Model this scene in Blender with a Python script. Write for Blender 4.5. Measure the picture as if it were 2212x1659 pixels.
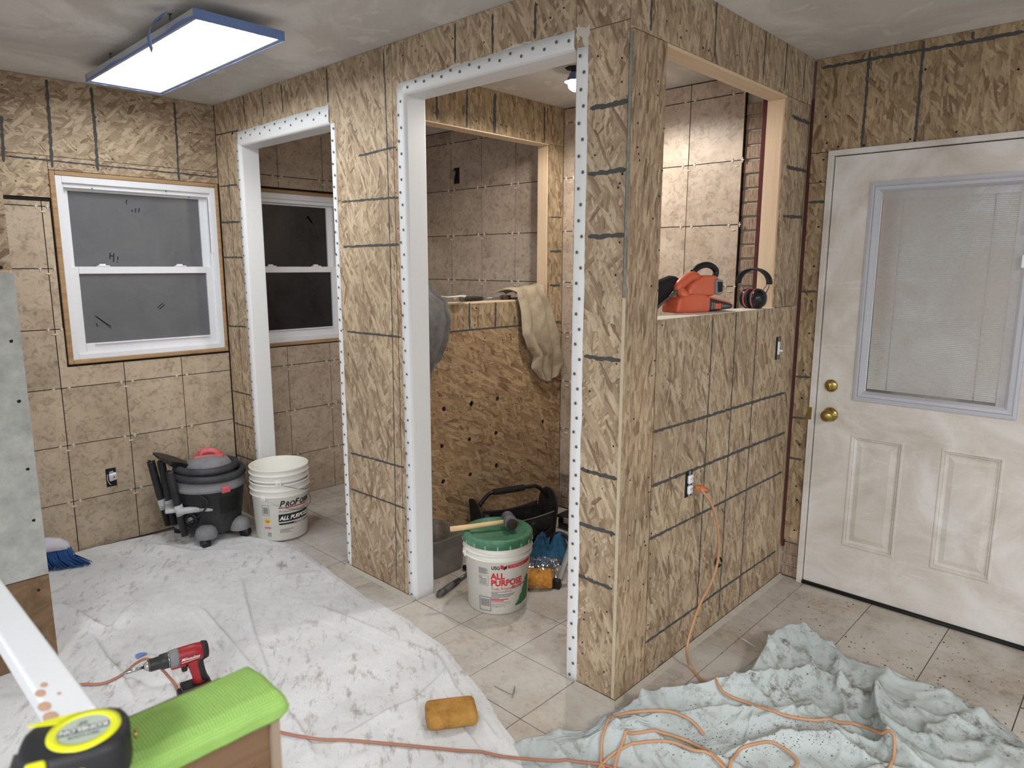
import bpy, bmesh, math, random
from mathutils import Vector, Matrix, noise as mnoise
from math import sin, cos, pi, radians as R_
for o in list(bpy.data.objects): bpy.data.objects.remove(o, do_unlink=True)
scene = bpy.context.scene
COL = scene.collection
# ---------------------------------------------------------------- camera
CAM = Vector((0.0, 0.0, 1.5547)); FPX = 1501.9
YAW, PITCH, ROLL = .7543, -.1694, .0024
fw = Vector((-sin(YAW)*cos(PITCH), cos(YAW)*cos(PITCH), sin(PITCH)))
rt = Vector((cos(YAW), sin(YAW), 0)); upv = rt.cross(fw)
rt, upv = cos(ROLL)*rt + sin(ROLL)*upv, -sin(ROLL)*rt + cos(ROLL)*upv
cd = bpy.data.cameras.new('camera'); cam = bpy.data.objects.new('camera', cd); COL.objects.link(cam)
cd.sensor_width = 36; cd.lens = FPX*36/2212; cd.clip_start = .02
cam.matrix_world = Matrix(((rt.x, upv.x, -fw.x, CAM.x), (rt.y, upv.y, -fw.y, CAM.y), (rt.z, upv.z, -fw.z, CAM.z), (0, 0, 0, 1)))
cd.dof.use_dof = True; cd.dof.focus_distance = 3.0; cd.dof.aperture_fstop = 5.6
scene.camera = cam
def at(px, py, ax, v):
    """point of the room's plane (x, y or z = v) that the photo shows at pixel px, py"""
    d = fw + rt*((px-1106)/FPX) - upv*((py-829.5)/FPX)
    i = 'xyz'.index(ax); t = (v-CAM[i])/d[i]
    return CAM + d*t
# ---------------------------------------------------------------- world and lights
w = bpy.data.worlds.new('world'); scene.world = w; w.use_nodes = True
w.node_tree.nodes['Background'].inputs[0].default_value = (.92, .96, 1.0, 1)
w.node_tree.nodes['Background'].inputs[1].default_value = .46
def area(name, loc, size, power, col=(1, 1, 1), rot=(0, 0, 0), sy=None):
    l = bpy.data.lights.new(name, 'AREA'); l.energy = power; l.size = size; l.color = col
    if sy: l.shape = 'RECTANGLE'; l.size_y = sy
    o = bpy.data.objects.new(name, l); COL.objects.link(o); o.location = loc; o.rotation_euler = rot
    return o
area('kitchen_ceiling_lamp', (.5, -1.9, 2.42), 1.2, 78, (.96, .98, 1), sy=.6)
area('hall_fill_light', (1.6, .6, 2.42), .6, 36, (1, .98, .95))  # unseen fill light, added to brighten the side wall and entry door
PANEL_EMIT = 7.5
BULB_EMIT = 14.0; BATH_SPOT = 24.0
vs = scene.view_settings
vs.view_transform = 'Standard'; vs.look = 'None'; vs.gamma = 1; vs.exposure = 1.05; vs.use_curve_mapping = False
# ---------------------------------------------------------------- helpers
def S(r, g, b):
    f = lambda c: (c/255/12.92) if c/255 <= .04045 else ((c/255+.055)/1.055)**2.4
    return (f(r), f(g), f(b), 1)
class MB:
    """collects verts and faces of one mesh"""
    def __init__(s): s.v = []; s.f = []; s.sm = []
    def add(s, vs_, fs, smooth=False):
        n = len(s.v); s.v += [tuple(p) for p in vs_]
        for f in fs: s.f.append(tuple(i+n for i in f)); s.sm.append(smooth)
        return s
    def box(s, x0, y0, z0, x1, y1, z1, M=None):
        p = [Vector((x, y, z)) for x in (x0, x1) for y in (y0, y1) for z in (z0, z1)]
        if M: p = [M @ q for q in p]
        return s.add(p, [(0, 1, 3, 2), (4, 6, 7, 5), (0, 4, 5, 1), (2, 3, 7, 6), (0, 2, 6, 4), (1, 5, 7, 3)])
    def rbox(s, x0, y0, z0, x1, y1, z1, r, M=None, seg=2):
        bm = bmesh.new(); bmesh.ops.create_cube(bm, size=1)
        for q in bm.verts: q.co = Vector(((x0+x1)/2+q.co.x*(x1-x0), (y0+y1)/2+q.co.y*(y1-y0), (z0+z1)/2+q.co.z*(z1-z0)))
        bmesh.ops.bevel(bm, geom=list(bm.edges), offset=r, segments=seg, profile=.5, affect='EDGES')
        return s.bm(bm, M, True)
    def bm(s, bm, M=None, smooth=False):
        bm.verts.index_update()
        s.add([(M @ q.co if M else q.co) for q in bm.verts], [[q.index for q in f.verts] for f in bm.faces], smooth); bm.free(); return s
    def lathe(s, prof, n=32, M=None, cap0=False, cap1=False, smooth=True, a0=0, a1=2*pi):
        full = abs(a1-a0-2*pi) < 1e-6; m = n if full else n+1; vv = []; ff = []
        for r, z in prof:
            for i in range(m):
                a = a0+(a1-a0)*i/n; vv.append(Vector((r*cos(a), r*sin(a), z)))
        for k in range(len(prof)-1):
            for i in range(n):
                j = (i+1) % m; ff.append((k*m+i, k*m+j, (k+1)*m+j, (k+1)*m+i))
        if cap0: ff.append(tuple(range(m-1, -1, -1)))
        if cap1: ff.append(tuple((len(prof)-1)*m+i for i in range(m)))
        if M: vv = [M @ q for q in vv]
        return s.add(vv, ff, smooth)
    def tube(s, pts, r, n=8, cap=True, rr=None):
        """r: radius (or list) swept along pts"""
        P = [Vector(p) for p in pts]; vv = []; ff = []; ref = None
        for k, p in enumerate(P):
            t = (P[min(k+1, len(P)-1)]-P[max(k-1, 0)]).normalized()
            if ref is None: ref = t.orthogonal().normalized()
            ref = (ref-t*ref.dot(t)); ref = ref.normalized() if ref.length > 1e-6 else t.orthogonal().normalized()
            b = t.cross(ref); q = r[k] if isinstance(r, (list, tuple)) else r
            for i in range(n):
                a = 2*pi*i/n; vv.append(p+ref*(cos(a)*q)+b*(sin(a)*q*(rr or 1)))
        for k in range(len(P)-1):
            for i in range(n): j = (i+1) % n; ff.append((k*n+i, k*n+j, (k+1)*n+j, (k+1)*n+i))
        if cap: ff.append(tuple(range(n-1, -1, -1))); ff.append(tuple((len(P)-1)*n+i for i in range(n)))
        return s.add(vv, ff, True)
    def prism(s, poly, h0, h1, M=None, smooth=False):
        """poly in xy, extruded from z=h0 to h1"""
        n = len(poly); vv = [Vector((x, y, h0)) for x, y in poly]+[Vector((x, y, h1)) for x, y in poly]
        if M: vv = [M @ q for q in vv]
        return s.add(vv, [tuple(range(n-1, -1, -1)), tuple(range(n, 2*n))]+[(i, (i+1) % n, n+(i+1) % n, n+i) for i in range(n)], smooth)
    def loft(s, rings, cap=True, smooth=True):
        n = len(rings[0]); vv = [p for r in rings for p in r]; ff = []
        for k in range(len(rings)-1):
            for i in range(n): j = (i+1) % n; ff.append((k*n+i, k*n+j, (k+1)*n+j, (k+1)*n+i))
        if cap: ff.append(tuple(range(n-1, -1, -1))); ff.append(tuple((len(rings)-1)*n+i for i in range(n)))
        return s.add(vv, ff, smooth)
    def grid(s, fn, nu, nv, smooth=True, keep=None):
        vv = [fn(i/nu, j/nv) for j in range(nv+1) for i in range(nu+1)]; ff = []
        for j in range(nv):
            for i in range(nu):
                if keep and not keep((i+.5)/nu, (j+.5)/nv): continue
                a = j*(nu+1)+i; ff.append((a, a+1, a+nu+2, a+nu+1))
        return s.add(vv, ff, smooth)
def link(name, me, mat, parent=None):
    o = bpy.data.objects.new(name, me); COL.objects.link(o)
    if mat is not None and not me.materials: me.materials.append(mat)
    if parent: o.parent = parent
    return o
def build(name, mb, mat, parent=None, uv=True):
    me = bpy.data.meshes.new(name); me.from_pydata(mb.v, [], mb.f)
    bm = bmesh.new(); bm.from_mesh(me); bmesh.ops.recalc_face_normals(bm, faces=bm.faces); bm.to_mesh(me); bm.free()
    me.polygons.foreach_set('use_smooth', mb.sm if len(mb.sm) == len(me.polygons) else [False]*len(me.polygons))
    if uv:
        L = me.uv_layers.new(name='uv'); co = me.vertices
        for p in me.polygons:
            n = p.normal; ax = max(range(3), key=lambda i: abs(n[i])); a, b = [(1, 2), (0, 2), (0, 1)][ax]
            for li in p.loop_indices:
                c = co[me.loops[li].vertex_index].co; L.data[li].uv = (c[a], c[b])
    me.update()
    return link(name, me, mat, parent)
def solid(o, t, off=-1):
    m = o.modifiers.new('thickness', 'SOLIDIFY'); m.thickness = t; m.offset = off; return o
def subsurf(o, n=1):
    m = o.modifiers.new('smooth', 'SUBSURF'); m.levels = n; m.render_levels = n; return o
def bevel(o, w_, seg=2):
    m = o.modifiers.new('bevel', 'BEVEL'); m.width = w_; m.segments = seg; m.limit_method = 'ANGLE'; return o
def tag(o, label=None, cat=None, group=None, kind=None):
    if label: o['label'] = label
    if cat: o['category'] = cat
    if group: o['group'] = group
    if kind: o['kind'] = kind
    return o
def thing(name, label, cat, loc=(0, 0, 0), rz=0, group=None):
    o = bpy.data.objects.new(name, None); o.empty_display_size = .05; COL.objects.link(o); o.location = loc; o.rotation_euler = (0, 0, rz)
    return tag(o, label, cat, group)
def struct(name, mb, mat, label=None, cat=None):
    return tag(build(name, mb, mat), label, cat, None, 'structure')
def text_mesh(body, size, shear=0, bold=0, wide=1.0, extr=0.0):
    c = bpy.data.curves.new('t', 'FONT'); c.body = body; c.size = size; c.shear = shear; c.offset = bold; c.resolution_u = 3; c.extrude = extr
    o = bpy.data.objects.new('t', c); COL.objects.link(o); dg = bpy.context.evaluated_depsgraph_get()
    m = bpy.data.meshes.new_from_object(o.evaluated_get(dg)); bpy.data.objects.remove(o); bpy.data.curves.remove(c)
    v = [Vector((p.co.x*wide, p.co.y, p.co.z)) for p in m.vertices]; f = [tuple(p.vertices) for p in m.polygons]
    bpy.data.meshes.remove(m); return v, f
def M4(loc=(0, 0, 0), rx=0, ry=0, rz=0, sc=1):
    return Matrix.Translation(loc) @ Matrix.Rotation(rz, 4, 'Z') @ Matrix.Rotation(ry, 4, 'Y') @ Matrix.Rotation(rx, 4, 'X') @ Matrix.Scale(sc, 4)
def fbm(x, y, z=0.0, oct=4, h=.5):
    a, s, t = 1, 1, 0
    for _ in range(oct): t += a*mnoise.noise(Vector((x*s, y*s, z+s*3.1))); a *= h; s *= 2.03
    return t
def smooth_path(pts, n=8):
    P = [Vector(p) for p in pts]; out = []
    for i in range(len(P)-1):
        p0 = P[max(i-1, 0)]; p1 = P[i]; p2 = P[i+1]; p3 = P[min(i+2, len(P)-1)]
        for k in range(n):
            t = k/n; out.append(.5*((2*p1)+(p2-p0)*t+(2*p0-5*p1+4*p2-p3)*t*t+(3*p1-p0-3*p2+p3)*t**3))
    out.append(P[-1]); return out
# ---------------------------------------------------------------- materials
class NT:
    def __init__(s, name):
        s.m = bpy.data.materials.new(name); s.m.use_nodes = True; s.t = s.m.node_tree; s.b = s.t.nodes['Principled BSDF']; s.uv = None
    def n(s, typ, **k):
        nd = s.t.nodes.new('ShaderNode'+typ)
        for a, b in k.items(): setattr(nd, a, b)
        return nd
    def l(s, a, b): s.t.links.new(a, b)
    def setv(s, sock, v):
        if hasattr(v, 'node'): s.l(v, sock)
        else: sock.default_value = v
    def coord(s, kind='UV'):
        return s.n('TexCoord').outputs[kind]
    def jit(s, vec, amt=9.0):
        oi = s.n('ObjectInfo'); c = s.n('VectorMath', operation='MULTIPLY_ADD'); s.l(vec, c.inputs[0]); c.inputs[1].default_value = (1, 1, 1)
        m = s.n('VectorMath', operation='SCALE'); m.inputs[0].default_value = (amt, amt*.7, amt*1.3); s.l(oi.outputs['Random'], m.inputs['Scale']); s.l(m.outputs[0], c.inputs[2]); return c.outputs[0]
    def rotscale(s, vec, ang, sc):
        r = s.n('Mapping'); s.l(vec, r.inputs[0]); r.inputs['Rotation'].default_value = (0, 0, ang)
        q = s.n('VectorMath', operation='MULTIPLY'); s.l(r.outputs[0], q.inputs[0]); q.inputs[1].default_value = sc; return q.outputs[0]
    def noise(s, vec, scale, detail=3, rough=.55, dist=0):
        q = s.n('TexNoise'); s.l(vec, q.inputs['Vector']); q.inputs['Scale'].default_value = scale; q.inputs['Detail'].default_value = detail
        q.inputs['Roughness'].default_value = rough; q.inputs['Distortion'].default_value = dist; return q.outputs['Fac']
    def ramp(s, fac, stops, interp='LINEAR'):
        r = s.n('ValToRGB'); s.l(fac, r.inputs[0]); e = r.color_ramp; e.interpolation = interp
        while len(e.elements) < len(stops): e.elements.new(.5)
        for el, (p, c) in zip(e.elements, stops): el.position = p; el.color = c if len(c) == 4 else (*c, 1)
        return r.outputs[0]
    def mix(s, fac, a, b, mode='MIX'):
        q = s.n('Mix', data_type='RGBA', blend_type=mode); s.setv(q.inputs[0], fac); s.setv(q.inputs[6], a); s.setv(q.inputs[7], b); return q.outputs[2]
    def math(s, op, a, b=0.0):
        q = s.n('Math', operation=op); s.setv(q.inputs[0], a); s.setv(q.inputs[1], b); return q.outputs[0]
    def bump(s, h, strength=.3, dist=.002):
        b = s.n('Bump'); b.inputs['Strength'].default_value = strength; b.inputs['Distance'].default_value = dist; s.l(h, b.inputs['Height']); s.l(b.outputs[0], s.b.inputs['Normal'])
    def done(s, col=None, rough=.6, metal=0, spec=.4):
        if col is not None: s.setv(s.b.inputs['Base Color'], col)
        s.setv(s.b.inputs['Roughness'], rough); s.b.inputs['Metallic'].default_value = metal; s.b.inputs['Specular IOR Level'].default_value = spec; return s.m
g1 = lambda v: (v, v, v, 1)
def plain(name, col, rough=.5, metal=0, var=.10, sc=14, bumpk=.05, spec=.4, dust=0, dustc=None):
    """plain colour with a little unevenness, optionally dusty"""
    t = NT(name); v = t.coord('Object'); f = t.noise(v, sc, 4)
    c = t.mix(f, tuple(x*(1-var) for x in col[:3])+(1,), tuple(min(1, x*(1+var)) for x in col[:3])+(1,))
    if dust:
        k = t.ramp(t.noise(v, sc*.6, 6, .7), [(.5-.25*dust, g1(0)), (.85, g1(dust))]); c = t.mix(k, c, dustc or S(190, 186, 182))
    if bumpk: t.bump(t.noise(v, sc*9, 2), bumpk, .001)
    return t.done(c, rough, metal, spec)
def osb(name, ang, spread, tint=(1, 1, 1), seed=0, dirt=.25):
    t = NT(name); rnd = random.Random(seed); v = t.jit(t.coord())
    wv = t.n('TexNoise'); t.l(v, wv.inputs['Vector']); wv.inputs['Scale'].default_value = 40; wv.inputs['Detail'].default_value = 2
    vv = t.n('VectorMath', operation='MULTIPLY_ADD'); t.l(wv.outputs['Color'], vv.inputs[0]); vv.inputs[1].default_value = (.008, .008, 0); t.l(v, vv.inputs[2]); v2 = vv.outputs[0]
    T = lambda r, g, b: tuple(c*k for c, k in zip(S(r, g, b*1.035), tint))+(1,)
    stops = [(0, T(132, 109, 84)), (.10, T(160, 137, 107)), (.38, T(178, 156, 124)), (.62, T(190, 169, 135)), (.86, T(206, 186, 152)), (1, T(158, 133, 105))]
    col = None; hh = None
    for i in range(9):
        a = ang+spread*(2*((i*.618+.13*seed) % 1)-1); L = rnd.uniform(.05, .10); Wd = rnd.uniform(.009, .018)
        if i < 2: L *= 1.3; Wd *= 1.6
        c = t.rotscale(v2, a, (1/L, 1/Wd, 1)); ofs = t.n('VectorMath', operation='ADD'); t.l(c, ofs.inputs[0]); ofs.inputs[1].default_value = (i*7.3, i*3.7, 0)
        vo = t.n('TexVoronoi', voronoi_dimensions='2D'); t.l(ofs.outputs[0], vo.inputs['Vector']); vo.inputs['Scale'].default_value = 1
        sp = t.n('SeparateColor'); t.l(vo.outputs['Color'], sp.inputs[0])
        gr = t.noise(t.rotscale(v2, a, (18, 420, 1)), 1, 2)
        g2 = t.math('ADD', sp.outputs[1], t.math('MULTIPLY', t.math('SUBTRACT', gr, .5), .45))
        cc = t.ramp(g2, stops)
        edge = t.ramp(vo.outputs['Distance'], [(.50, g1(1)), (.80, g1(.70))])
        cc = t.mix(1, cc, edge, 'MULTIPLY')
        if col is None: col = cc; hh = sp.outputs[2]
        else:
            mk = t.math('GREATER_THAN', sp.outputs[0], .60); col = t.mix(mk, col, cc); q = t.n('Mix'); t.l(mk, q.inputs[0]); t.l(hh, q.inputs[2]); t.l(sp.outputs[2], q.inputs[3]); hh = q.outputs[0]
    # resin specks and grime
    sp_ = t.ramp(t.noise(t.rotscale(v2, ang, (60, 170, 1)), 1, 4, .7), [(.30, g1(.38)), (.44, g1(1))]); col = t.mix(.55, col, sp_, 'MULTIPLY')
    big = t.ramp(t.noise(v, 2.2, 4), [(.3, g1(1-dirt)), (.7, g1(1.0))]); col = t.mix(1, col, big, 'MULTIPLY')
    t.bump(hh, .25, .0015)
    return t.done(col, .62, 0, .3)
def tile_mat(name, c0, c1, c2, sc=1.0, dust=0, dustc=None, rough=.45):
    t = NT(name); v = t.jit(t.coord(), 17)
    a = t.noise(v, 7*sc, 6, .62, .6); b = t.noise(v, 26*sc, 6, .68, 1.2); c = t.noise(v, 3*sc, 2)
    col = t.ramp(a, [(.28, c0), (.52, c1), (.75, c2)])
    k = t.ramp(b, [(.35, g1(.60)), (.50, g1(1.0)), (.7, g1(1.06))]); col = t.mix(.85, col, k, 'MULTIPLY')
    oi = t.n('ObjectInfo'); br = t.ramp(oi.outputs['Random'], [(0, g1(.92)), (1, g1(1.06))]); col = t.mix(1, col, br, 'MULTIPLY')
    if dust:
        w_ = t.coord('Object'); gm = t.n('NewGeometry').outputs['Position']
        k = t.ramp(t.noise(gm, 2.6, 6, .62, .5), [(.36, g1(0)), (.62, g1(dust))]); col = t.mix(k, col, dustc)
        d = t.ramp(t.noise(gm, 34, 5, .75), [(.30, g1(.25)), (.38, g1(1))]); dm = t.ramp(t.noise(gm, 1.7, 2), [(.40, g1(0)), (.60, g1(.8))]); col = t.mix(dm, col, t.mix(1, col, d, 'MULTIPLY'))
    t.bump(b, .12, .002)
    return t.done(col, rough, 0, .4)
OSB_H = osb('osb_horizontal_strands', 0.15, 1.1, (1.03, 1.03, 1.05), seed=1)
OSB_V = osb('osb_vertical_strands', pi/2, .9, (1.05, 1.05, 1.07), seed=2, dirt=.18)
OSB_S = osb('osb_side_wall', pi/2-.1, .85, (1.02, 1.02, 1.03), seed=3, dirt=.25)
OSB_D = osb('osb_brown_partition', .5, .9, (.96, .86, .75), seed=4)
OSB_N = osb('osb_narrow_strip', pi/2, .35, (.96, .93, .92), seed=5)
OSB_E = osb('osb_entry', pi/2-.25, .6, (.90, .87, .79), seed=6, dirt=.3)
TILE = tile_mat('beige_wall_tile', S(166, 147, 125), S(188, 170, 147), S(200, 183, 161))
TILE_B = tile_mat('bath_wall_tile', S(168, 149, 131), S(190, 172, 154), S(203, 187, 170))
FTILE = tile_mat('dusty_floor_tile', S(156, 143, 129), S(178, 167, 154), S(192, 183, 171), .8, .9, S(200, 195, 190), .6)
JOINT = plain('dark_joint', S(34, 28, 24), .9)
GROUT = plain('floor_grout', S(120, 110, 100), .9)
SPACER = plain('white_spacer_plastic', S(226, 218, 206), .5)
MARK = plain('black_marker_line', S(76, 76, 74), .8, var=.2, sc=60)
def drywall():
    t = NT('patched_drywall_ceiling'); v = t.coord()
    f = t.noise(v, 1.5, 5, .6, .9); c = t.ramp(f, [(.40, S(198, 195, 191)), (.50, S(206, 203, 199)), (.57, S(220, 218, 215)), (.66, S(227, 225, 223))])
    f2 = t.ramp(t.noise(v, 5, 2, .5, 1.5), [(.62, g1(0)), (.69, g1(.5))]); c = t.mix(f2, c, S(228, 226, 224))
    t.bump(f, .08, .004); return t.done(c, .85, 0, .2)
DRYWALL = drywall()
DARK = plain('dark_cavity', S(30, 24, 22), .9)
REDGAP = plain('red_brown_gap', S(88, 40, 40), .8, var=.3, sc=40)
GREENEDGE = plain('green_painted_panel_edge', S(112, 122, 112), .7, var=.35, sc=50, dust=.5)
MORTAR = plain('thinset_mortar', S(178, 170, 158), .9, var=.15, sc=30, bumpk=.4)
def wood(name, c0, c1, sc=1, along='Z', rough=.6):
    t = NT(name); v = t.jit(t.coord('Object'), 5); s_ = {'X': (2, 40, 40), 'Y': (40, 2, 40), 'Z': (40, 40, 2)}[along]
    q = t.n('VectorMath', operation='MULTIPLY'); t.l(v, q.inputs[0]); q.inputs[1].default_value = tuple(x*sc for x in s_)
    f = t.noise(q.outputs[0], 1, 4, .6, .8); c = t.ramp(f, [(.3, c0), (.7, c1)]); k = t.ramp(t.noise(v, 9, 2), [(.27, g1(.55)), (.36, g1(1))]); c = t.mix(.5, c, k, 'MULTIPLY')
    t.bump(f, .1, .001); return t.done(c, rough, 0, .3)
PINE_Z = wood('pine_stud_upright', S(214, 184, 152), S(228, 202, 172), along='Z')
PINE_Y = wood('pine_stud_along', S(214, 188, 158), S(230, 208, 180), along='Y')
PINE_X = wood('pine_stud_across', S(208, 180, 150), S(228, 204, 176), along='X')
CASING = wood('raw_wood_casing', S(150, 116, 82), S(186, 154, 116), along='Y')
PLY = wood('brown_plywood', S(96, 74, 54), S(132, 106, 80), .35, 'X')
def brickm():
    t = NT('scored_brick'); v = t.jit(t.coord(), 3); q = t.n('VectorMath', operation='MULTIPLY'); t.l(v, q.inputs[0]); q.inputs[1].default_value = (170, 22, 1)
    f = t.noise(q.outputs[0], 1, 3); c = t.ramp(f, [(.3, S(128, 106, 90)), (.55, S(168, 146, 128)), (.8, S(186, 168, 152))]); t.bump(f, .9, .006); return t.done(c, .9, 0, .2)
BRICK = brickm()
WHITE = plain('white_vinyl', S(230, 231, 235), .35, var=.03)
WHITE2 = plain('white_paper_faced_bead', S(226, 227, 228), .5, var=.035, sc=3)
HOLE = plain('bead_hole', S(92, 92, 90), .8)
# ================================================================ THE SETTING
X0, Y1, X2, Y3, CZ = -4.192, 1.914, -1.285, 3.361, 2.468
XP = -2.742            # bath partition, face
YB = 3.365             # back wall, tile face
Y1B = 2.02             # back of the doorway wall
X2B = -1.374           # back of the side wall
D1 = (-3.890, -2.978, 2.209); D2 = (-2.415, -1.514, 2.253)
rnd = random.Random(7)
# ---------------- floor
flo = struct('floor', MB().box(-4.4, -3.2, -.12, 1.9, 3.6, -.006), GROUT, 'dusty beige tiled floor')
gx = [-1.16+.3135*k for k in range(-10, 6)]; gy = [3.12-.301*k for k in range(-1, 10)]
tm = None
def tile_ok(x0, x1, y0, y1):
    if x1 < -4.2 or y1 < .3: return False
    cx, cy = (x0+x1)/2, (y0+y1)/2
    if cx < -1.9 and cy < 1.5 and not (cx < -2.7 and cy < 1): return False      # under the white canvas
    return True
for i in range(len(gx)-1):
    for j in range(len(gy)-1):
        a, b, c, d = gx[i]+.002, gx[i+1]-.002, gy[j+1]+.002, gy[j]-.002
        b = min(b, 1.8); d = min(d, YB+.01); a = max(a, X0)
        if b-a < .02 or d-c < .02 or not tile_ok(a, b, c, d): continue
        if abs(b-a-.3095) < .001 and abs(d-c-.297) < .001:
            if tm is None:
                o = build('floor_tile', MB().box(-.15475, -.1485, -.01, .15475, .1485, 0), FTILE, flo); tm = o.data
            else: o = link('floor_tile', tm, FTILE, flo)
            o.location = ((a+b)/2, (c+d)/2, rnd.uniform(-.0006, .0006))
        else: build('floor_tile', MB().box(a, c, -.01, b, d, 0), FTILE, flo)
# ---------------- ceiling
struct('ceiling', MB().box(-4.4, -3.2, CZ, 1.9, 3.6, CZ+.1), DRYWALL, 'grey drywall ceiling with patchy joint compound')
# ---------------- helpers for walls
def wbox(axis, f, depth, u0, u1, z0, z1):
    """slab on a wall plane; axis 'x+' means the wall faces +x, f its face, u the other horizontal axis"""
    m = MB(); s_ = -1 if axis[1] == '+' else 1
    a, b = sorted((f, f+s_*depth))
    return m.box(a, u0, z0, b, u1, z1) if axis[0] == 'x' else m.box(u0, a, z0, u1, b, z1)
def panel(parent, axis, f, u0, u1, z0, z1, mat, depth=.011, g=.0012, name='osb_panel'):
    return build(name, wbox(axis, f, depth, u0+g, u1-g, z0+g, z1-g), mat, parent)
def mline(parent, axis, f, p, q, wd, wob=.42):
    """marker line drawn on a board between two photo points"""
    s_ = 1 if axis[1] == '+' else -1; A = at(*p, axis[0], f); B = at(*q, axis[0], f); d = B-A; L = d.length; d.normalize()
    nrm = Vector((s_, 0, 0)) if axis[0] == 'x' else Vector((0, s_, 0)); sd = nrm.cross(d).normalized(); n = max(6, int(L/.012)); m = MB(); vv = []; ff = []
    lift = .0005+rnd.random()*.0007
    for i in range(n+1):
        t = i/n; k = 1 if 0 < i < n else .5
        w0 = wd/2*k*(1+rnd.uniform(-wob, wob)); w1 = wd/2*k*(1+rnd.uniform(-wob, wob)); c = A+d*(L*t)+sd*(.05*wd*math.sin(t*9+L*7))
        vv += [c+nrm*lift-sd*w0, c+nrm*lift+sd*w1]
        if i: ff.append((2*i-2, 2*i-1, 2*i+1, 2*i))
    m.add(vv, ff); return build('marker_line', m, MARK, parent)
def dots(parent, axis, f, pts, r=.004, mat=None, name='screw_holes'):
    s_ = 1 if axis[1] == '+' else -1; m = MB()
    for u, z in pts:
        ring = []
        for i in range(7):
            a = 2*pi*i/7; du, dz = r*cos(a)*rnd.uniform(.8, 1.3), r*sin(a)*rnd.uniform(.8, 1.3)
            ring.append((f+s_*.0009, u+du, z+dz) if axis[0] == 'x' else (u+du, f+s_*.0009, z+dz))
        m.add(ring, [tuple(range(7))])
    return tag(build(name, m, mat or DARK, parent), kind='stuff')
def rect_minus(r, holes):
    out = [r]
    for h in holes:
        nx = []
        for a, b, c, d in out:
            if h[0] >= b or h[1] <= a or h[2] >= d or h[3] <= c: nx.append((a, b, c, d)); continue
            if h[0] > a: nx.append((a, h[0], c, d))
            if h[1] < b: nx.append((h[1], b, c, d))
            a2, b2 = max(a, h[0]), min(b, h[1])
            if h[2] > c: nx.append((a2, b2, c, h[2]))
            if h[3] < d: nx.append((a2, b2, h[3], d))
        out = nx
    return [q for q in out if q[1]-q[0] > .004 and q[3]-q[2] > .004]
def tiles(parent, axis, f, us, zs, mat, holes=(), clip=None, depth=.008):
    for a, b in zip(us[:-1], us[1:]):
        for c, d in zip(zs[:-1], zs[1:]):
            rs = rect_minus((a+.0022, b-.0022, c+.0022, d-.0022), holes)
            if not rs: continue
            m = MB(); ff = f+rnd.uniform(-.0008, .0008)
            for q in rs: w_ = wbox(axis, ff, depth, *q); m.add(w_.v, w_.f)
            build('wall_tile', m, mat, parent)
sp_me = {}
def spacers(parent, axis, f, pts):
    """tile spacers around joint crossings: two clips on the level joint, one bar on the upright joint"""
    s_ = 1 if axis[1] == '+' else -1
    def put(kind, u, z):
        if (axis, kind) not in sp_me:
            m = MB()
            for q in ([(-.0016, .0016, -.012, .012), (-.007, .007, -.0016, .0016)] if kind else [(-.013, .013, -.0016, .0016), (-.0016, .0016, -.005, .005)]):
                w_ = wbox(axis, 0, -.005, *q); m.add(w_.v, w_.f)
            o = build('tile_spacer', m, SPACER, parent); sp_me[(axis, kind)] = o.data
        else: o = link('tile_spacer', sp_me[(axis, kind)], SPACER, parent)
        o.location = (f-s_*.001, u, z) if axis[0] == 'x' else (u, f-s_*.001, z)
    for u, z in pts:
        put(1, u-.03+rnd.uniform(-.008, .008), z); put(1, u+.03+rnd.uniform(-.008, .008), z)
        if rnd.random() < .75: put(0, u, z-.026)
# ---------------- window wall (left)
W1R = (1.045, 1.905, 1.030, 2.022); W2R = (2.05, 2.76, 1.030, 2.022)
wl = MB()
for q in rect_minus((-.2, 3.5, 0, CZ), [(W1R[0]+.02, W1R[1]-.02, W1R[2]+.02, W1R[3]-.02), (W2R[0]+.02, W2R[1]-.02, W2R[2]+.02, W2R[3]-.02)]): wl.box(X0-.12, q[0], q[2], X0-.007, q[1], q[3])
wall_left = struct('wall_left', wl, JOINT, 'exterior wall with beige tile below and strand board above, two windows')
zr = [.0, .288, .599, .909, 1.220, 1.531, 1.841, 1.868]
tiles(wall_left, 'x+', X0, [.38, .690, 1.000, 1.311, 1.621, Y1-.004], zr[:4], TILE, [(W1R[0], W1R[1], W1R[2], W1R[3]), (1.168, 1.220, .330, .432)])
tiles(wall_left, 'x+', X0, [.38, .690, 1.000, 1.311, 1.621, Y1-.004], [.909, 1.022], TILE, [])if 0 else None
tiles(wall_left, 'x+', X0, [1.000, 1.311, 1.621, Y1-.004], [.909, 1.22], TILE, [(1.038, 2, 1.018, 3)])
tiles(wall_left, 'x+', X0, [1.000, 1.038], zr[4:8], TILE)
tiles(wall_left, 'x+', X0, [.38, .690, 1.000], zr[3:8], TILE)
for u0, u1, z0, z1 in [(.0, .66, 1.885, CZ), (.66, W1R[0], 1.885, 2.09), (W1R[0], Y1, 2.024, 2.09), (.66, Y1, 2.09, CZ)]:
    panel(wall_left, 'x+', X0, u0, u1, z0, z1, OSB_H)
spacers(wall_left, 'x+', X0, [(1.0, z) for z in zr[1:7]]+[(1.311, z) for z in zr[1:4]]+[(1.621, z) for z in zr[1:4]])
for p, q, wd in [((100, 172), (113, 362), .02), ((197, 188), (212, 370), .021), ((376, 220), (387, 390), .018), ((3, 250), (8, 350), .02), ((0, 336), (470, 383), .011)]:
    mline(wall_left, 'x+', X0, p, q, wd*.68)
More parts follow.
